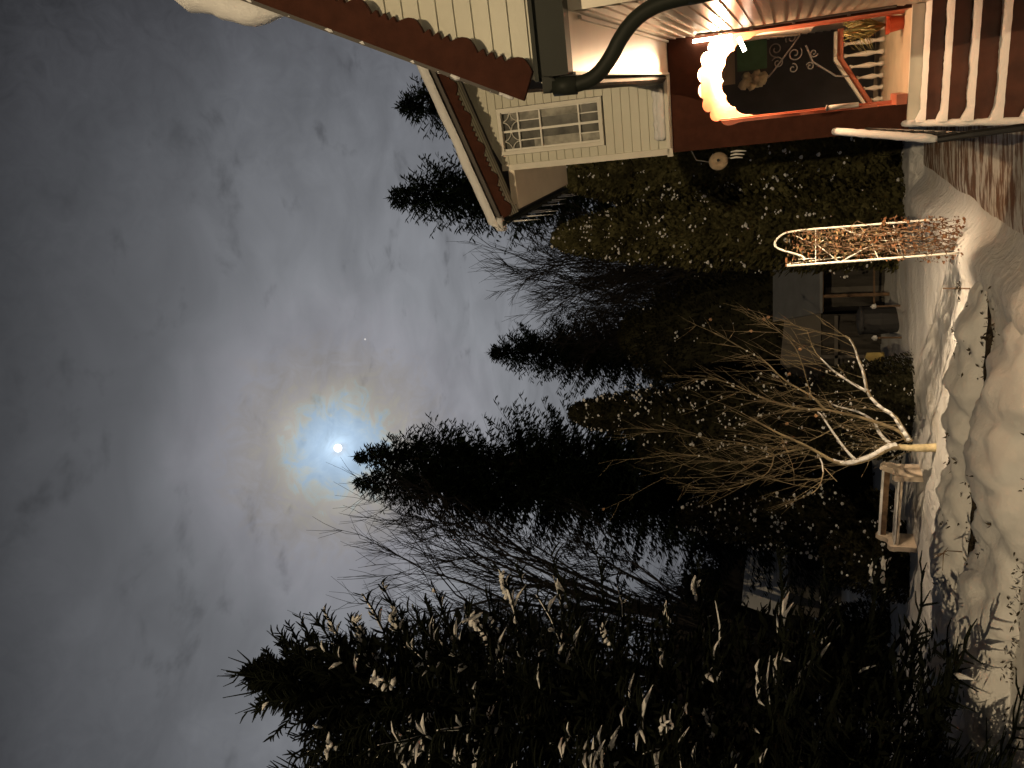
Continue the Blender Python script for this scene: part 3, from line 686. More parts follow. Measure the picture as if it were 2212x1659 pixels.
# distant wood that closes the view
mb = MB(); rd = random.Random(31)
for i in range(30000):
    x = rd.uniform(-30, 34); hmax = 9.5 + 2.2 * noise.noise(Vector((x * .35, 0, 0))) + 1.2 * noise.noise(Vector((x * 1.3, 4, 0)))
    if -12 < x < -4: hmax -= 3.2
    z = hmax * rd.random() ** .7; y = rd.uniform(46, 52); s = rd.uniform(.3, .9); a = rd.uniform(-.6, .6); 
    if z > hmax - 1.5: mb.tube([(x, y, z), (x + sin(a) * s * 1.3, y, z + cos(a) * s * 1.3)], [.02, .006], 3, False)
    else: mb.quad((x, y, z), (x + sin(a) * s * .6 + .25, y, z + s * .5), (x + sin(a) * s, y, z + s), (x + sin(a) * s * .5 - .25, y, z + s * .5))
tag(mb.build('distant_wood', mat('wood_mass', (.020, .017, .014), .9, .3, .3)), 'dark distant wood closing the view behind the gardens', 'wood', kind='stuff')
# thujas and hedges
thuja_tree('thuja', 'tall olive green thuja with snow flecks right behind the white trellis', 3.45, 17.6, 7.35, 1.05, .95, 41, n=24000, sn=260, z0=-.1)
thuja_tree('thuja', 'tall green thuja between the trellis thuja and the house corner', 4.95, 17.8, 7.3, 1.15, 1.0, 42, n=24000, sn=190, z0=-.1)
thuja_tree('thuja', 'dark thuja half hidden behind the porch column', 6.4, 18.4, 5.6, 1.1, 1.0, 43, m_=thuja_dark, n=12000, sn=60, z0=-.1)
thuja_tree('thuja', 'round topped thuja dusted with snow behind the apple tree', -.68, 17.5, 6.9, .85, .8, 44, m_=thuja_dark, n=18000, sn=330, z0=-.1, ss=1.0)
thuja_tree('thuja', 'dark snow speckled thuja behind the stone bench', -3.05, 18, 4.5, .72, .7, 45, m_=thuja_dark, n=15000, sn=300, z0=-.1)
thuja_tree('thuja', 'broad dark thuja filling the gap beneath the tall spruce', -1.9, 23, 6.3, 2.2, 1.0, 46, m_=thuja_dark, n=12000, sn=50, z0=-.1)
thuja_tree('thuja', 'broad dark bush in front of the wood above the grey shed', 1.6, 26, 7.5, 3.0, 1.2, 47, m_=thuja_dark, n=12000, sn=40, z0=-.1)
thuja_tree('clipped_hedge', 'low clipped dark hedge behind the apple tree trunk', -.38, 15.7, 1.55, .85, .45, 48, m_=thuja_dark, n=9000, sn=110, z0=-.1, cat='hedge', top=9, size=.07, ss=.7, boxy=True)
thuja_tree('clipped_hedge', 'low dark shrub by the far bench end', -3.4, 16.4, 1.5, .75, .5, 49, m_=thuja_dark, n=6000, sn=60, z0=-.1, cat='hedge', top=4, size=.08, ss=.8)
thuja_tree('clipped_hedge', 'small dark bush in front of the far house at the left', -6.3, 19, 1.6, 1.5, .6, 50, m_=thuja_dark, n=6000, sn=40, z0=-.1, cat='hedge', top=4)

# near spruces, snow laden on the lamp side
def near_spruce(label, x, y, h, Rb, seed, dens=1.0, snown=1.0):
    rd = random.Random(seed); T = empty('snowy_spruce', (x, y, 0), label, 'spruce'); mb = MB(); sm = MB(); V = mb.v; F = mb.f
    tb = MB(); tb.tube([(x, y, -.2), (x, y, h * .6), (x, y, h * .98)], [.13, .07, .012], 8); tb.build('trunk', bark, T)
    def fuzzy(P, r):                       # needle clad twig
        n = len(P); mb.tube(P, [r * .8] + [r] * (n - 2) + [r * .35], 4, False)
        for k in range(n - 1):
            a, b_ = P[k], P[k + 1]; dv = (b_ - a); L_ = dv.length; dv = dv.normalized() if L_ > 0 else Vector((0, 0, 1)); c = max(2, int(L_ / .016))
            for j in range(c):
                o = a.lerp(b_, j / c); s_ = Vector((rd.gauss(0, 1), rd.gauss(0, 1), rd.gauss(0, 1))); s_ = (s_ - dv * s_.dot(dv)).normalized(); e = o + (s_ * .9 + dv * .9) * r * 1.55
                w_ = dv.cross(s_) * .004; n0 = len(V); V.extend((tuple(o + w_), tuple(o - w_), tuple(e))); F.append((n0, n0 + 1, n0 + 2))
    z = .25 if h < 5 else .75
    clus = lambda z, az: noise.noise(Vector((cos(az) * 1.5, sin(az) * 1.5 + seed, z * .8)))
    while z < h - .3:
        t = z / h; Rz = Rb * 1.12 * (1 - exp(-max(0, h - .5 - z) / 2.5)) * rd.uniform(.80, 1.12) + .12
        for b_ in range(int((6 - 1.5 * t) * dens)):
            az = rd.uniform(0, 2 * pi); ca, sa = cos(az), sin(az); Lb = Rz * rd.uniform(.75, 1.12); facing = (ca * .75 - sa * .66)
            if facing < -.45 and rd.random() < .6: continue              # the hidden far side stays thinner
            ns = 6; P = []; upb = -.10 + .55 * t; dr = .42 * (1 - t)
            for k in range(ns + 1):
                q = k / ns; rr = Lb * q; P.append(Vector((x + ca * rr, y + sa * rr, z + rr * upb - dr * Lb * q * q + .22 * Lb * q ** 4 + rd.gauss(0, .012))))
            mb.tube(P, [.014 * (1 - .8 * k / ns) + .004 for k in range(ns + 1)], 4, False)
            for k in range(1, ns + 1):
                q = k / ns
                for sgn in (-1, 1):
                    for rep in range(3):
                        L_ = Lb * .24 * (1.15 - .7 * q) * rd.uniform(.6, 1.2) + .05; fw = rd.uniform(.5, 1.0); o = P[k - 1].lerp(P[k], rd.random())
                        d_ = Vector((ca * fw - sa * sgn, sa * fw + ca * sgn, rd.uniform(-.75, -.05) + .75 * t * t)).normalized(); m1 = o + d_ * L_ * .5 + Vector((0, 0, .03)); e = o + d_ * L_ + Vector((0, 0, -.05 * L_ + .04))
                        if q > .45 or rd.random() < .3: fuzzy([o, m1, e], .012)
                        else: mb.tube([o, e], [.012, .004], 3, False)
                        if facing > .15 and q > .45 and rd.random() < snown * (.085 if .18 < t < .8 else .02) * (2.2 if clus(z, az) > .15 else .12):
                            sm.tube([o, m1 + Vector((0, 0, .012)), e + Vector((0, 0, .004))], [.010, rd.uniform(.014, .030), .004], 5)
            if facing > .15 and t < .75 and rd.random() < .15 * snown:         # a heavy clot of snow splayed over a bough end
                c_ = P[-1].lerp(P[-2], .4) + Vector((0, 0, .03)); dv_ = (P[-1] - P[-2]).normalized()
                for f_ in range(rd.randint(3, 6)):                                  # the clot itself, uneven pads run together along the bough
                    q_ = c_ - dv_ * .055 * f_ + Vector((rd.gauss(0, .02), rd.gauss(0, .02), rd.gauss(0, .012))); sm.blob(q_, rd.uniform(.03, .065), rd.uniform(.03, .06), rd.uniform(.02, .04), rd, 8)
                for f_ in range(rd.randint(3, 6)):                                  # drooping fingers where it coats the side twigs
                    v = Vector((ca + rd.gauss(0, .8), sa + rd.gauss(0, .8), rd.uniform(-.9, .15))).normalized() * rd.uniform(.07, .17); r_ = rd.uniform(.014, .026)
                    sm.tube([c_ - v * .1, c_ + v * .4 + Vector((0, 0, .012)), c_ + v * .8, c_ + v], [r_ * .9, r_, r_ * .7, r_ * .2], 6)
            fuzzy([P[-3], P[-2], P[-1]], .016)
            if facing > .1 and rd.random() < snown * (.15 if .15 < t < .8 else .03) * (2.2 if clus(z, az) > .15 else .08):
                w_ = rd.uniform(.013, .030); k0 = rd.choice((3, 4, 4)); sm.tube([P[k] + Vector((0, 0, .015)) for k in range(k0, ns + 1)], [w_ * (.5 if k == k0 else (1 if k < ns else .3)) * rd.uniform(.6, 1.2) for k in range(k0, ns + 1)], 6)
        z += .16 * rd.uniform(.7, 1.3)
    for k in range(15000):                # dense dark inner sprays
        z = (h - 1.0) * rd.random() ** 1.1 + (.1 if h < 5 else .6); t = z / h; rr = Rb * 1.0 * (1 - exp(-max(0, h - .7 - z) / 2.5)) * .84 * sqrt(rd.random()); a = rd.uniform(0, 2 * pi)
        o = Vector((x + cos(a) * rr, y + sin(a) * rr, z)); v = Vector((cos(a) + rd.gauss(0, .4), sin(a) + rd.gauss(0, .4), rd.gauss(0, .35))).normalized() * rd.uniform(.10, .30); w_ = Vector((-v.y, v.x, rd.gauss(0, .15))) * .10
        n0 = len(V); V.extend((tuple(o), tuple(o + v * .5 + w_), tuple(o + v), tuple(o + v * .5 - w_))); F.append((n0, n0 + 1, n0 + 2, n0 + 3))
    top = Vector((x, y, h - .35)); fuzzy([Vector((x, y, h - 1.0)), top, Vector((x, y, h + .05))], .024)
    for k in range(16):                 # long open shoots of the leader
        zz = h - .12 - k * .075; a = rd.uniform(0, 2 * pi); L_ = .22 + .04 * k; o = Vector((x, y, zz))
        fuzzy([o, o + Vector((cos(a) * L_ * .5, sin(a) * L_ * .5, L_ * .35)), o + Vector((cos(a) * L_ * .8, sin(a) * L_ * .8, L_ * .95))], .013)
    mb.build('crown', needle2, T); tag(sm.build('snow', snow, T, smooth=True), kind='stuff')
    return T
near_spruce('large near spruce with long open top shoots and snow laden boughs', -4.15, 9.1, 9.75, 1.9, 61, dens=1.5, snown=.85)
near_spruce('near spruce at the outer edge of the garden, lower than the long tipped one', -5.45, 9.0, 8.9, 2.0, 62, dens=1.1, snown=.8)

# ------------------------------------------------------------------ apple tree
AT = atZ(2020, 970, .0); AY = AT.y
T = empty('apple_tree', AT, 'small bare apple tree with snow along its spreading limbs', 'apple tree')
def cv(cx, cy): return 1426 + cx * .2728, 713 + cy * .2728
limbs = [  # crop coordinates, depth at both ends, thickness at both ends
 ([(2236, 930), (2190, 931), (2050, 935), (1960, 931), (1880, 925)], 0, 0, .085, .046),
 ([(1880, 925), (1800, 935), (1700, 1000), (1560, 1050), (1450, 1065), (1350, 1030), (1280, 985), (1180, 930), (1080, 880), (950, 825), (830, 760), (710, 690)], 0, -.6, .052, .012),
 ([(1180, 930), (1020, 960), (900, 990), (700, 1045), (500, 1040), (350, 1000), (200, 985), (0, 1000)], -.3, -.9, .020, .004),
 ([(900, 990), (800, 945), (680, 900), (560, 880), (420, 870), (200, 820), (0, 790)], -.5, .1, .014, .003),
 ([(900, 1000), (880, 1100), (780, 1190), (600, 1250), (400, 1275), (200, 1270)], -.5, -1.1, .012, .003),
 ([(780, 1040), (650, 1120), (450, 1165), (200, 1170), (0, 1170)], -.5, -.2, .010, .003),
 ([(1250, 970), (1300, 1090), (1270, 1230), (1200, 1300)], -.2, -.8, .015, .006),
 ([(1300, 1090), (1400, 1200)], -.5, -.6, .010, .006),
 ([(1560, 1040), (1480, 960), (1400, 850), (1330, 750), (1280, 670), (1250, 650)], 0, .5, .026, .010),
 ([(1880, 925), (1790, 880), (1730, 800), (1710, 730), (1600, 660), (1500, 630), (1380, 600), (1300, 550)], 0, .6, .036, .008),
 ([(1960, 880), (1900, 800), (1750, 740), (1550, 680), (1400, 650), (1300, 625), (1150, 630), (1000, 600), (830, 550), (650, 460), (500, 400), (380, 370)], 0, .3, .036, .005),
 ([(1300, 625), (1200, 520), (1070, 450), (960, 380), (830, 240), (720, 180), (600, 120)], .1, -.6, .022, .004),
 ([(1980, 880), (1920, 780), (1860, 680), (1750, 620), (1640, 500), (1620, 350), (1570, 230), (1540, 130), (1490, 50), (1410, 45)], 0, -.7, .040, .008),
 ([(1640, 490), (1500, 410), (1380, 330), (1290, 240), (1220, 170), (1160, 0)], -.3, .1, .024, .005),
 ([(1200, 520), (1160, 400), (1130, 280), (1060, 110), (940, 10)], 0, -.5, .010, .003),
 ([(1340, 800), (1250, 850), (1170, 880)], .4, .2, .010, .006),
 ([(1200, 930), (1140, 1020), (1090, 1100), (940, 1150)], -.2, .5, .010, .004),
 ([(960, 840), (1000, 950), (1060, 1100), (1060, 1230)], -.4, -.7, .007, .003)]
tr = MB(); cr = MB(); sn = MB(); rd = random.Random(77); segs = []
for i, (pts, y0, y1, r0, r1) in enumerate(limbs):
    n = len(pts); P = []
    for k, (cx, cy) in enumerate(pts):
        q = k / max(1, n - 1); p = X(*cv(cx, cy), AY + y0 + (y1 - y0) * q + rd.gauss(0, .03) * (k > 0)); P.append(p)
    rr = [r0 + (r1 - r0) * (k / max(1, n - 1)) ** .7 for k in range(n)]
    P2 = smooth(P, 1); rr2 = [r0 + (r1 - r0) * (k / (len(P2) - 1)) ** .7 for k in range(len(P2))]
    (tr if i == 0 else cr).tube(P2, rr2, 8 if r0 > .03 else 5)
    for k in range(len(P2) - 1):
        dv = P2[k + 1] - P2[k]; segs.append((P2[k], P2[k + 1], rr2[k]))
        flat = sqrt(dv.x ** 2 + dv.y ** 2) / (dv.length + 1e-6)
        if i and rr2[k] > .011 and flat > .2 and not (i == 1 and k > .38 * len(P2)) and not (i == 15 and k % 2) and i in (1, 6, 8, 9, 12, 13, 15): sn.tube([P2[k] + Vector((rr2[k] * .45, -rr2[k] * .3, rr2[k] * .65)), P2[k + 1] + Vector((rr2[k + 1] * .45, -rr2[k + 1] * .3, rr2[k + 1] * .65))], [rr2[k] * rd.uniform(.95, 1.25), rr2[k + 1] * rd.uniform(.95, 1.2)], 6)
        elif i in (2, 5, 10, 11) and rd.random() < .12: sn.blob((P2[k] + Vector((0, 0, rr2[k]))), .02, .02, .02, rd)
lv = MB()
for k in range(190):
    a, b_, r = rd.choice(segs[4:]); o = a.lerp(b_, rd.random()); L_ = rd.uniform(.35, 1.35) * (1 if r < .03 else .8); c0 = Vector((AT.x, AY, 1.2)); out = (o - c0); out.z = 0
    d_ = (Vector((rd.gauss(0, .42), rd.gauss(0, .42), 1.0)) + out * .28).normalized(); P = [o]
    for j in range(4):
        d_ = (d_ + Vector((rd.gauss(0, .09), rd.gauss(0, .09), .07))).normalized(); P.append(P[-1] + d_ * L_ / 4)
    cr.tube(P, [min(r, .007), .005, .004, .003, .0018], 3, False)
    for j in range(rd.randint(1, 4)):
        q = rd.randint(1, 3); o2 = P[q]; d2 = (d_ + Vector((rd.gauss(0, .5), rd.gauss(0, .5), rd.gauss(0, .3)))).normalized(); l2 = rd.uniform(.12, .45)
        cr.tube([o2, o2 + d2 * l2 * .5, o2 + d2 * l2 + Vector((0, 0, .03))], [.0035, .003, .0015], 3, False)
    if rd.random() < .03: lv.blob(P[-1], .035, .02, .03, rd)
for (ix, iy) in ((1728, 755), (1705, 808), (1622, 715), (1700, 915), (1535, 690), (1660, 685), (1650, 690)):
    lv.blob(X(ix, iy, AY + .1), .030, .025, .035, rd, 6)
tr.build('trunk', mat('pale_trunk_bark', (.52, .44, .27), .85, .25, 9, .4, 50), T, smooth=True); cr.build('crown', apple_bark, T); tag(sn.build('snow', snow, T, smooth=True), kind='stuff'); lv.build('withered_leaves', mat('withered_leaf', (.42, .24, .13), .7, .3, 8), T)

# ------------------------------------------------------------------ trellis and climber
TY = atZ(2092, 545, 0).y
T = empty('trellis', atZ(2092, 545, 0), 'white metal garden trellis with a curled top and lattice bars', 'trellis')
def tp(ix, iy, dy=0): return X(ix, iy, TY + dy)
mb = MB(); mb.tube(smooth([tp(2092, 545), tp(1900, 560), tp(1700, 574.5)], 1), .016, 8)
mb.tube(smooth([tp(1701, 574.5), tp(1700, 571), tp(1725, 567, .1), tp(1780, 560, .25), tp(1900, 547, .35)], 1), .008, 6)
mb.build('near_rail', white, T, smooth=True)
mb = MB(); mb.tube(smooth([tp(2040, 473, .3), tp(1860, 487, .3), tp(1705, 499, .3), tp(1683, 510, .25), tp(1671, 527, .2), tp(1678, 536, .15), tp(1700, 544, .1), tp(1722, 549, .1), tp(1739, 557, .05), tp(1736, 562, .05)], 2), .015, 8); mb.build('curled_rail', white, T, smooth=True)
mb = MB()
for (a, b_) in (((1762, 496), (1762, 568)), ((1816, 491), (1880, 522)), ((1892, 524), (1815, 566)), ((1764, 528), (1812, 565)), ((1858, 490), (1880, 520)), ((1880, 520), (1898, 560)), ((1762, 530), (1720, 510)), ((1725, 560), (1762, 558)), ((1930, 487), (1950, 552)), ((1990, 482), (2005, 549)), ((1764, 530), (1790, 510)), ((1870, 512), (1815, 492))):
    fa = (574 - a[1]) / 80 * .3; fb = (574 - b_[1]) / 80 * .3; mb.tube([tp(*a, fa), tp(*b_, fb)], .007, 6)
for k in range(7): mb.tube([tp(1905 + k * 16, 500, .26), tp(1925 + k * 16, 548, .1)], .0035, 4)
for k in range(3): mb.tube([tp(1890, 505 + k * 16, .2), tp(2040, 495 + k * 16, .2)], .0035, 4)
mb.build('lattice', white, T, smooth=True)
cb = atZ(2060, 510, 0); T = empty('climbing_plant', cb, 'dry rust brown climber on the white trellis', 'climbing plant')
mb = MB(); lf = MB(); rd = random.Random(81)
for k in range(26):
    iy0 = rd.uniform(480, 560); P = [];
    for j in range(9): P.append(tp(2080 - j * 42 - rd.uniform(0, 20), iy0 + j * (529 - iy0) * .05 + rd.gauss(0, 7), .15 + rd.gauss(0, .06)))
    mb.tube(P, [.006] * 6 + [.003] * 3, 4, False)
mb.build('stems', wood, T)
lf2 = MB()
for k in range(1500):
    ix = rd.uniform(1695, 2085); low = ix > 1900
    lo = 500 - (ix - 1700) * .055 if not low else 468; hi = 572 - (ix - 1700) * .07 if not low else 560 + (ix - 1900) * .06
    iy = rd.uniform(lo, hi); c = tp(ix, iy, .15 + rd.gauss(0, .08 if not low else .16)); s = rd.uniform(.015, .034)
    a = Vector((rd.gauss(0, 1), rd.gauss(0, 1), rd.gauss(0, .5))).normalized() * s; b_ = Vector((rd.gauss(0, 1), rd.gauss(0, 1), rd.gauss(0, 1))).normalized() * s * .7
    (lf if low or rd.random() < .55 else lf2).quad(c - a, c + b_, c + a, c - b_)
lf.build('rusty_leaves', dead, T); lf2.build('pale_leaves', mat('pale_dry_leaf', (.24, .18, .09), .8, .4, 9), T)

# ------------------------------------------------------------------ bench
b0 = atZ(1990, 1010, 0); b1 = atZ(1976, 1170, 0); bv = (b1 - b0); bl = bv.length; bu = bv / bl; bn = Vector((bu.y, -bu.x, 0))
if bn.y > 0: bn = -bn
T = empty('bench', (b0 + b1) / 2, 'pale stone garden bench with two scrolled ends and a brown rail', 'bench')
def bp3(s, t, z): return b0 + bu * s + bn * t + Vector((0, 0, z))
for s in (0, bl - .09):
    prof = [(.0, 0), (.40, 0), (.40, .30), (.42, .37), (.40, .44), (.32, .47), (.22, .44), (.15, .48), (.10, .58), (.03, .63), (-.05, .58), (-.05, .46), (.0, .38)]
    mb = MB(); mb.prism([bp3(s, -.1 + t, z) for t, z in prof], bu * .10); mb.build('end_panel', stone, T)
mb = MB(); mb.box((.09, -.04, .30), (bl - .09, .27, .335), bp3); mb.build('seat', stone, T)
mb = MB(); mb.box((.09, -.06, .47), (bl - .09, -.02, .56), bp3); mb.build('back_rail', wood, T)
mb = MB(); mb.box((.09, -.07, .562), (bl - .09, -.01, .60), bp3); mb.build('snow', snow, T)
mb = MB(); mb.box((.09, .0, .348), (bl - .09, .25, .375), bp3); mb.build('seat_snow', snow, T)

# ------------------------------------------------------------------ sheds and far houses
def pq(lst, Y): return [X(a, b_, Y) for a, b_ in lst]
T = empty('garden_shed', X(1950, 620, 19.2), 'low dark garden shed with snow on its lean-to roof, coloured grey for shade, behind the trellis', 'shed')
zr = 2.09; ze = 1.44
mb = MB(); mb.prism([(1.62, 18.7, ze), (1.62, 20.8, 2.35), (1.62, 20.8, 2.27), (1.62, 18.7, ze - .07)], (2.6, 0, 0)); rf = mb.build('roof', wood, T)
mb = MB(); mb.prism([(1.60, 18.66, ze + .01), (1.60, 20.8, 2.48), (1.60, 20.8, 2.36), (1.60, 18.66, ze + .0 - .05)], (2.64, 0, 0)); mb.v = mb.v; mb.build('greyed_roof_snow', mat('shaded_roof_snow', (.17, .18, .20), .8, .08, 3), T)  # roof snow given a dark grey colour in place of shade
mb = MB(); mb.box((1.8, 19.4, -.3), (4.2, 20.6, 1.42)); mb.build('wall', planks, T)
mb = MB(); mb.box((2.0, 19.36, -.2), (2.25, 19.4, 1.3)); mb.box((2.75, 19.36, .1), (3.3, 19.4, .85)); mb.build('door', plaster, T)
mb = MB(); mb.box((1.95, 18.75, -.1), (2.02, 18.82, 1.40)); mb.box((4.0, 18.75, -.1), (4.07, 18.82, 1.40)); mb.box((1.7, 18.8, .30), (4.1, 18.84, .34)); mb.build('post', wood, T)
T = empty('outbuilding', (.9, 21, 0), 'grey outbuilding with a pale gable between the shed and the clipped hedge', 'shed')
mb = MB(); mb.box((-.4, 20.3, -.3), (1.7, 22, 1.35)); mb.build('wall', planks, T)
mb = MB(); mb.prism([(-.5, 20.2, 1.36), (1.75, 20.2, 1.36), (1.6, 20.2, 2.2), (.55, 20.2, 2.3)], (0, 1.8, 0)); mb.build('gable', plaster, T)
mb = MB(); mb.box((.95, 20.15, -.1), (1.5, 20.2, .95)); mb.box((0, 20.15, -.1), (.55, 20.2, .7)); mb.build('door', planks, T)
mb = MB(); mb.box((.62, 20.12, -.1), (.7, 20.16, 1.36)); mb.box((-.35, 20.12, .98), (1.65, 20.16, 1.06)); mb.build('frame', plaster, T)
T = empty('snowy_barrel', (1.3, 17.6, 0), 'low grey water butt beside a snow heap in front of the shed', 'water butt')
mb = MB(); mb.lathe([(.25, -.1), (.3, .3), (.29, .62), (.26, .66)], (1.35, 17.9, 0), 16); mb.build('tub', mat('grey_plastic', (.035, .035, .038), .7, .1, 5), T)
mb = MB(); mb.lathe([(.30, .63), (.31, .68), (.31, .70), (.20, .74), (.02, .76)], (1.35, 17.9, 0), 16); mb.build('lid', mat('lid_grey', (.05, .05, .055), .7, .1, 5), T, smooth=True)
for (ix, iy) in ((1888, 662), (1890, 730)):
    p = X(ix, iy, 17.3); T = empty('garden_stake', (p.x, p.y, 0), 'snow capped garden stake in front of the shed, ' + ('towards the trellis' if iy < 700 else 'towards the clipped hedge'), 'stake', 'snow capped stakes')
    mb = MB(); mb.tube([(p.x, p.y, -.1), (p.x, p.y, p.z)], .02, 6); mb.build('stick', wood, T)
    mb = MB(); mb.blob(p, .06, .06, .07, rd, 8); mb.build('snow_cap', snow, T, smooth=True)
p = X(1888, 775, 16.2); mb = MB(); mb.prism([(p.x - .05, 16.2, p.z - .18), (p.x + .12, 16.2, p.z - .18), (p.x + .12, 16.2, p.z + .12), (p.x + .02, 16.2, p.z + .15), (p.x - .05, 16.2, p.z + .08)], (0, .25, 0)); tag(mb.build('yellow_crate', yellow), 'small yellow plastic container at the end of the clipped hedge', 'container')
T = empty('far_house', (-3.8, 30, 0), 'pale gabled house far off between the apple tree and the speckled thuja', 'house')
mb = MB(); mb.box((-4.45, 30, -.6), (-3.3, 34, 1.45)); mb.build('wall', plaster, T)
mb = MB(); mb.prism([(-5.0, 29.9, 2.9), (-3.15, 29.9, 2.05), (-3.1, 29.9, 1.5), (-5.0, 29.9, 1.5)], (0, 4, 0)); mb.build('gable', plaster, T)
mb = MB(); mb.prism([(-5.0, 29.7, 2.95), (-2.9, 29.7, 1.95), (-2.9, 29.7, 2.05), (-5.0, 29.7, 3.07)], (0, 4, 0)); mb.build('roof', snow_far, T)
mb = MB(); mb.box((-3.75, 29.93, .4), (-3.45, 29.99, 1.2)); mb.build('window', glass, T)
T = empty('far_house', (-7.6, 34, 0), 'far house with a large plain snow covered roof beside the near spruce', 'house')
mb = MB(); mb.prism([(-9.8, 34, 2.2), (-6.7, 34, 2.0), (-6.75, 35.5, 3.62), (-9.8, 35.5, 3.9)], (0, .06, .10)); mb.build('roof', snow_far, T)
mb = MB(); mb.box((-9.7, 34.4, -.8), (-6.9, 40, 2.05)); mb.build('wall', plaster, T)
mb = MB(); mb.box((-8.1, 34.33, .3), (-7.6, 34.4, 1.3)); mb.box((-9.0, 34.33, .3), (-8.5, 34.4, 1.3)); mb.build('window', glass, T)
mb = MB(); x0 = -7.2
for k in range(9): mb.box((x0 + k * .18, 20.5, -.2), (x0 + k * .18 + .05, 20.55, .75))
mb.box((x0, 20.55, .55), (x0 + 1.6, 20.6, .63)); mb.box((x0, 20.55, .1), (x0 + 1.6, 20.6, .18)); tag(mb.build('picket_fence', planks), 'dark low picket fence at the far left of the garden', 'fence')

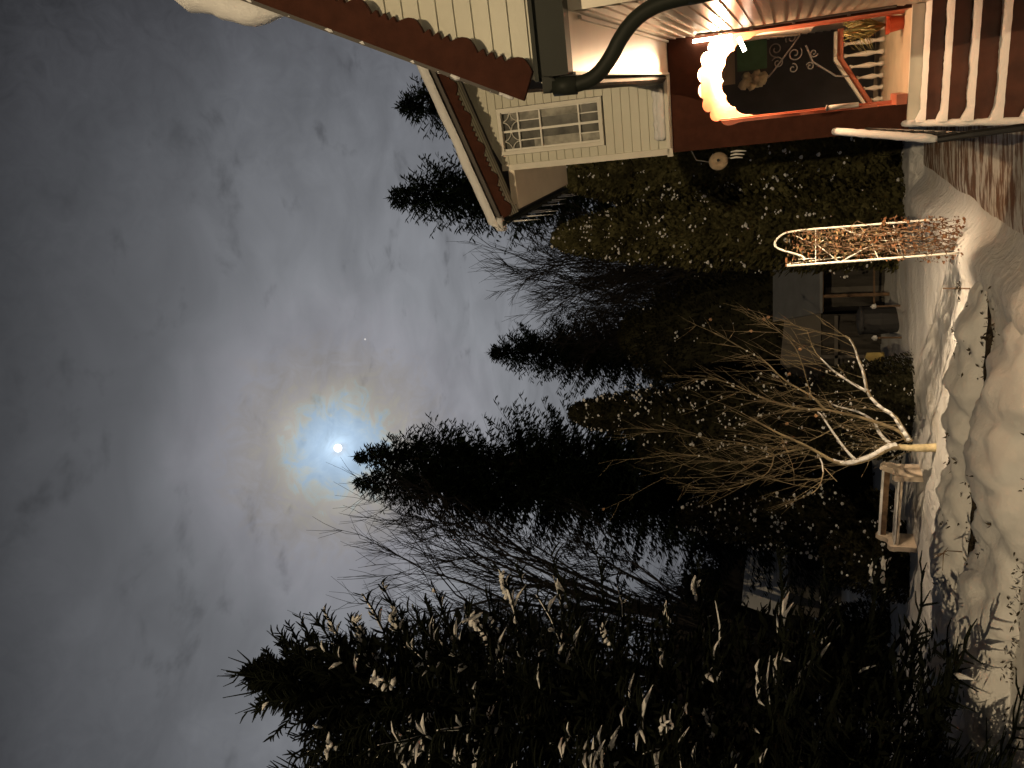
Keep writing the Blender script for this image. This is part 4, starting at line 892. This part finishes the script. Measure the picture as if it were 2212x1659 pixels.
# ------------------------------------------------------------------ low snow-laden hedges across the front
def snow_row(label, d0, width, height, l0, l1, seed, gapleaf=220, amp=.06, face=0):
    rd = random.Random(seed); c = hp(d0, (l0 + l1) / 2, 0); T = empty('low_hedge', (c.x, c.y, 0), label, 'hedge', 'low hedges under thick snow')
    mb = MB(); n = int((l1 - l0) / .045); m_ = 22
    for i in range(n + 1):
        l = l0 + (l1 - l0) * i / n
        tp_ = min(1, .12 + (l - l0) / .7) ** .6
        wv = (1 + .34 * noise.noise(Vector((l * 1.1, seed, 0))) + .20 * noise.noise(Vector((l * 3.1, seed, 5)))) * tp_
        hv = height * (1 + .55 * noise.noise(Vector((l * .9, seed, 9))) + .38 * noise.noise(Vector((l * 2.6, seed, 3)))) * tp_
        for j in range(m_ + 1):
            a = pi * j / m_; dd = d0 - width * .5 * wv * cos(a) * (1.0); z = hv * max(0, sin(a)) ** .55
            if face and j < 4: z = max(z, face + .02 * noise.noise(Vector((l * 5, j, 2)))); dd -= .03
            if j in (0, m_) and not (face and j == 0): z = -.05
            p = hp(dd, l, z); e = noise.noise(p * 3.6) * amp * 1.2 + noise.noise(p * 9) * amp * .45 + noise.noise(p * 21) * amp * .12
            nrm = (ED * (-cos(a)) + Vector((0, 0, sin(a)))).normalized(); p = p + nrm * e; mb.v.append(tuple(p))
    for i in range(n):
        for j in range(m_): a = i * (m_ + 1) + j; mb.f.append((a, a + 1, a + m_ + 2, a + m_ + 1))
    mb.build('snow', snow, T, smooth=True)
    if face:                                            # the bare dark side of the hedge under its snow
        sb = MB(); k_ = int((l1 - l0) / .12)
        for i in range(k_ + 1):
            l = l0 + .1 + (l1 - l0 - .1) * i / k_
            wv = (1 + .34 * noise.noise(Vector((l * 1.1, seed, 0))) + .20 * noise.noise(Vector((l * 3.1, seed, 5)))) * min(1, .12 + (l - l0) / .7) ** .6
            for z in (-.1, .03, .10 + .04 * noise.noise(Vector((l * 4, 1, 1)))): sb.v.append(tuple(hp(d0 - width * .5 * wv + .02 * (z > 0) + .03 * noise.noise(Vector((l * 7, z * 9, 1))), l, z)))
        for i in range(k_):
            for j in range(2): a = i * 3 + j; sb.f.append((a, a + 3, a + 4, a + 1))
        sb.build('hedge_side', mat('dark_hedge_side', (.030, .020, .012), .9, .4, 12, .6, 30), T)
    lf = MB()
    for k in range(int((l1 - l0) * 60)):          # dark evergreen sprigs under the snow on the side of the viewer
        o = hp(d0 - width * .5 - rd.uniform(-.04, .05), rd.uniform(l0, l1), rd.uniform(-.02, height * .42)); v = Vector((rd.gauss(0, .6), -rd.random(), rd.gauss(0, .5))).normalized() * rd.uniform(.04, .09); w_ = v.cross(Vector((rd.gauss(0, 1), rd.gauss(0, 1), 1))).normalized() * .012
        lf.quad(o, o + v * .5 + w_, o + v, o + v * .5 - w_)
    for k in range(gapleaf):
        l = rd.uniform(l0, l1); cl_ = noise.noise(Vector((l * 1.6, seed + 3, 0)))
        if cl_ < -.05 and rd.random() < .8: continue
        a = rd.uniform(.08, .75) * pi; hv = height * (1 + .22 * noise.noise(Vector((l * .9, seed, 9)))); o = hp(d0 - width * .5 * cos(a), l, hv * sin(a) ** .55 - .01)
        for q in range(rd.randint(2, 5)):
            s = rd.uniform(.03, .08); v = Vector((rd.gauss(0, 1), rd.gauss(0, 1), rd.uniform(.0, 1.1))).normalized(); sd_ = v.cross(Vector((rd.gauss(0, 1), rd.gauss(0, 1), rd.gauss(0, 1)))).normalized() * s * .16
            lf.quad(o, o + v * s * .5 + sd_, o + v * s, o + v * s * .5 - sd_)
    lf.build('leaves', mat('brown_evergreen_leaf', (.055, .04, .02), .7, .4, 10), T)
    return T
snow_row('snow buried low hedge further from the viewer, with leafy mounds', 9.85, .85, .30, 2.45, 9.5, 91, 170, .07, face=.07)
snow_row('snow buried low hedge nearest the viewer along the bottom of the view', 8.15, 1.45, .30, 2.5, 9.5, 92, 25, .085)
mb = MB()
rd = random.Random(99)
for (ix0, iy0, ix1, iy1, lab, z) in ((2101, 624, 2037, 623, 'thin brown stake standing in the snow left of the trellis', 0), (2056, 1183, 2008, 1182, 'thin dark stake standing in the snow below the bench', 0), (2052, 1337, 2010, 1337, 'thin dark stake standing in the snow furthest from the house', 0)):
    a = atZ(ix0, iy0, 0); p = X(ix1, iy1, a.y); mb = MB(); mb.tube([a - Vector((0, 0, .1)), p], .009, 6); tag(mb.build('plant_stake', wood), lab, 'stake')
a = hp(8.6, 5.3, .3); mb = MB()
mb.tube([a, a + Vector((.0, 0, .15)), a + Vector((-.10, .0, .30))], [.008, .006, .004], 5)
for k in range(7): mb.tube([a + Vector((-.03, 0, .19)), a + Vector((rd.gauss(0, .1), 0, .19 + rd.uniform(-.1, .12)))], [.006, .003], 4)
tag(mb.build('dead_flower_stem', wood), 'dead brown flower stem poking out of the nearest snowy hedge', 'dead plant')

# ------------------------------------------------------------------ moon and planet
far = 900
mo = MB(); c = Vector((0, 0, EYE)) + MOON * far; mo.lathe([(far * .0050 * sin(pi * k / 10) + .01, far * .0050 * cos(pi * k / 10)) for k in range(11)], c, 24)
tag(mo.build('moon', emis('moonlit_disc', (1, 1, .97), 3), smooth=True), 'small white moon glowing through cloud above the tall spruce', 'moon')
dr = ray(785, 733).normalized(); st = MB(); c = dr * far; st.lathe([(1.1 * sin(pi * k / 6) + .01, 1.1 * cos(pi * k / 6)) for k in range(7)], c, 8)
tag(st.build('star', emis('starlight', (1, .95, .9), .65)), 'single bright star in the cloud between the moon and the house', 'star')
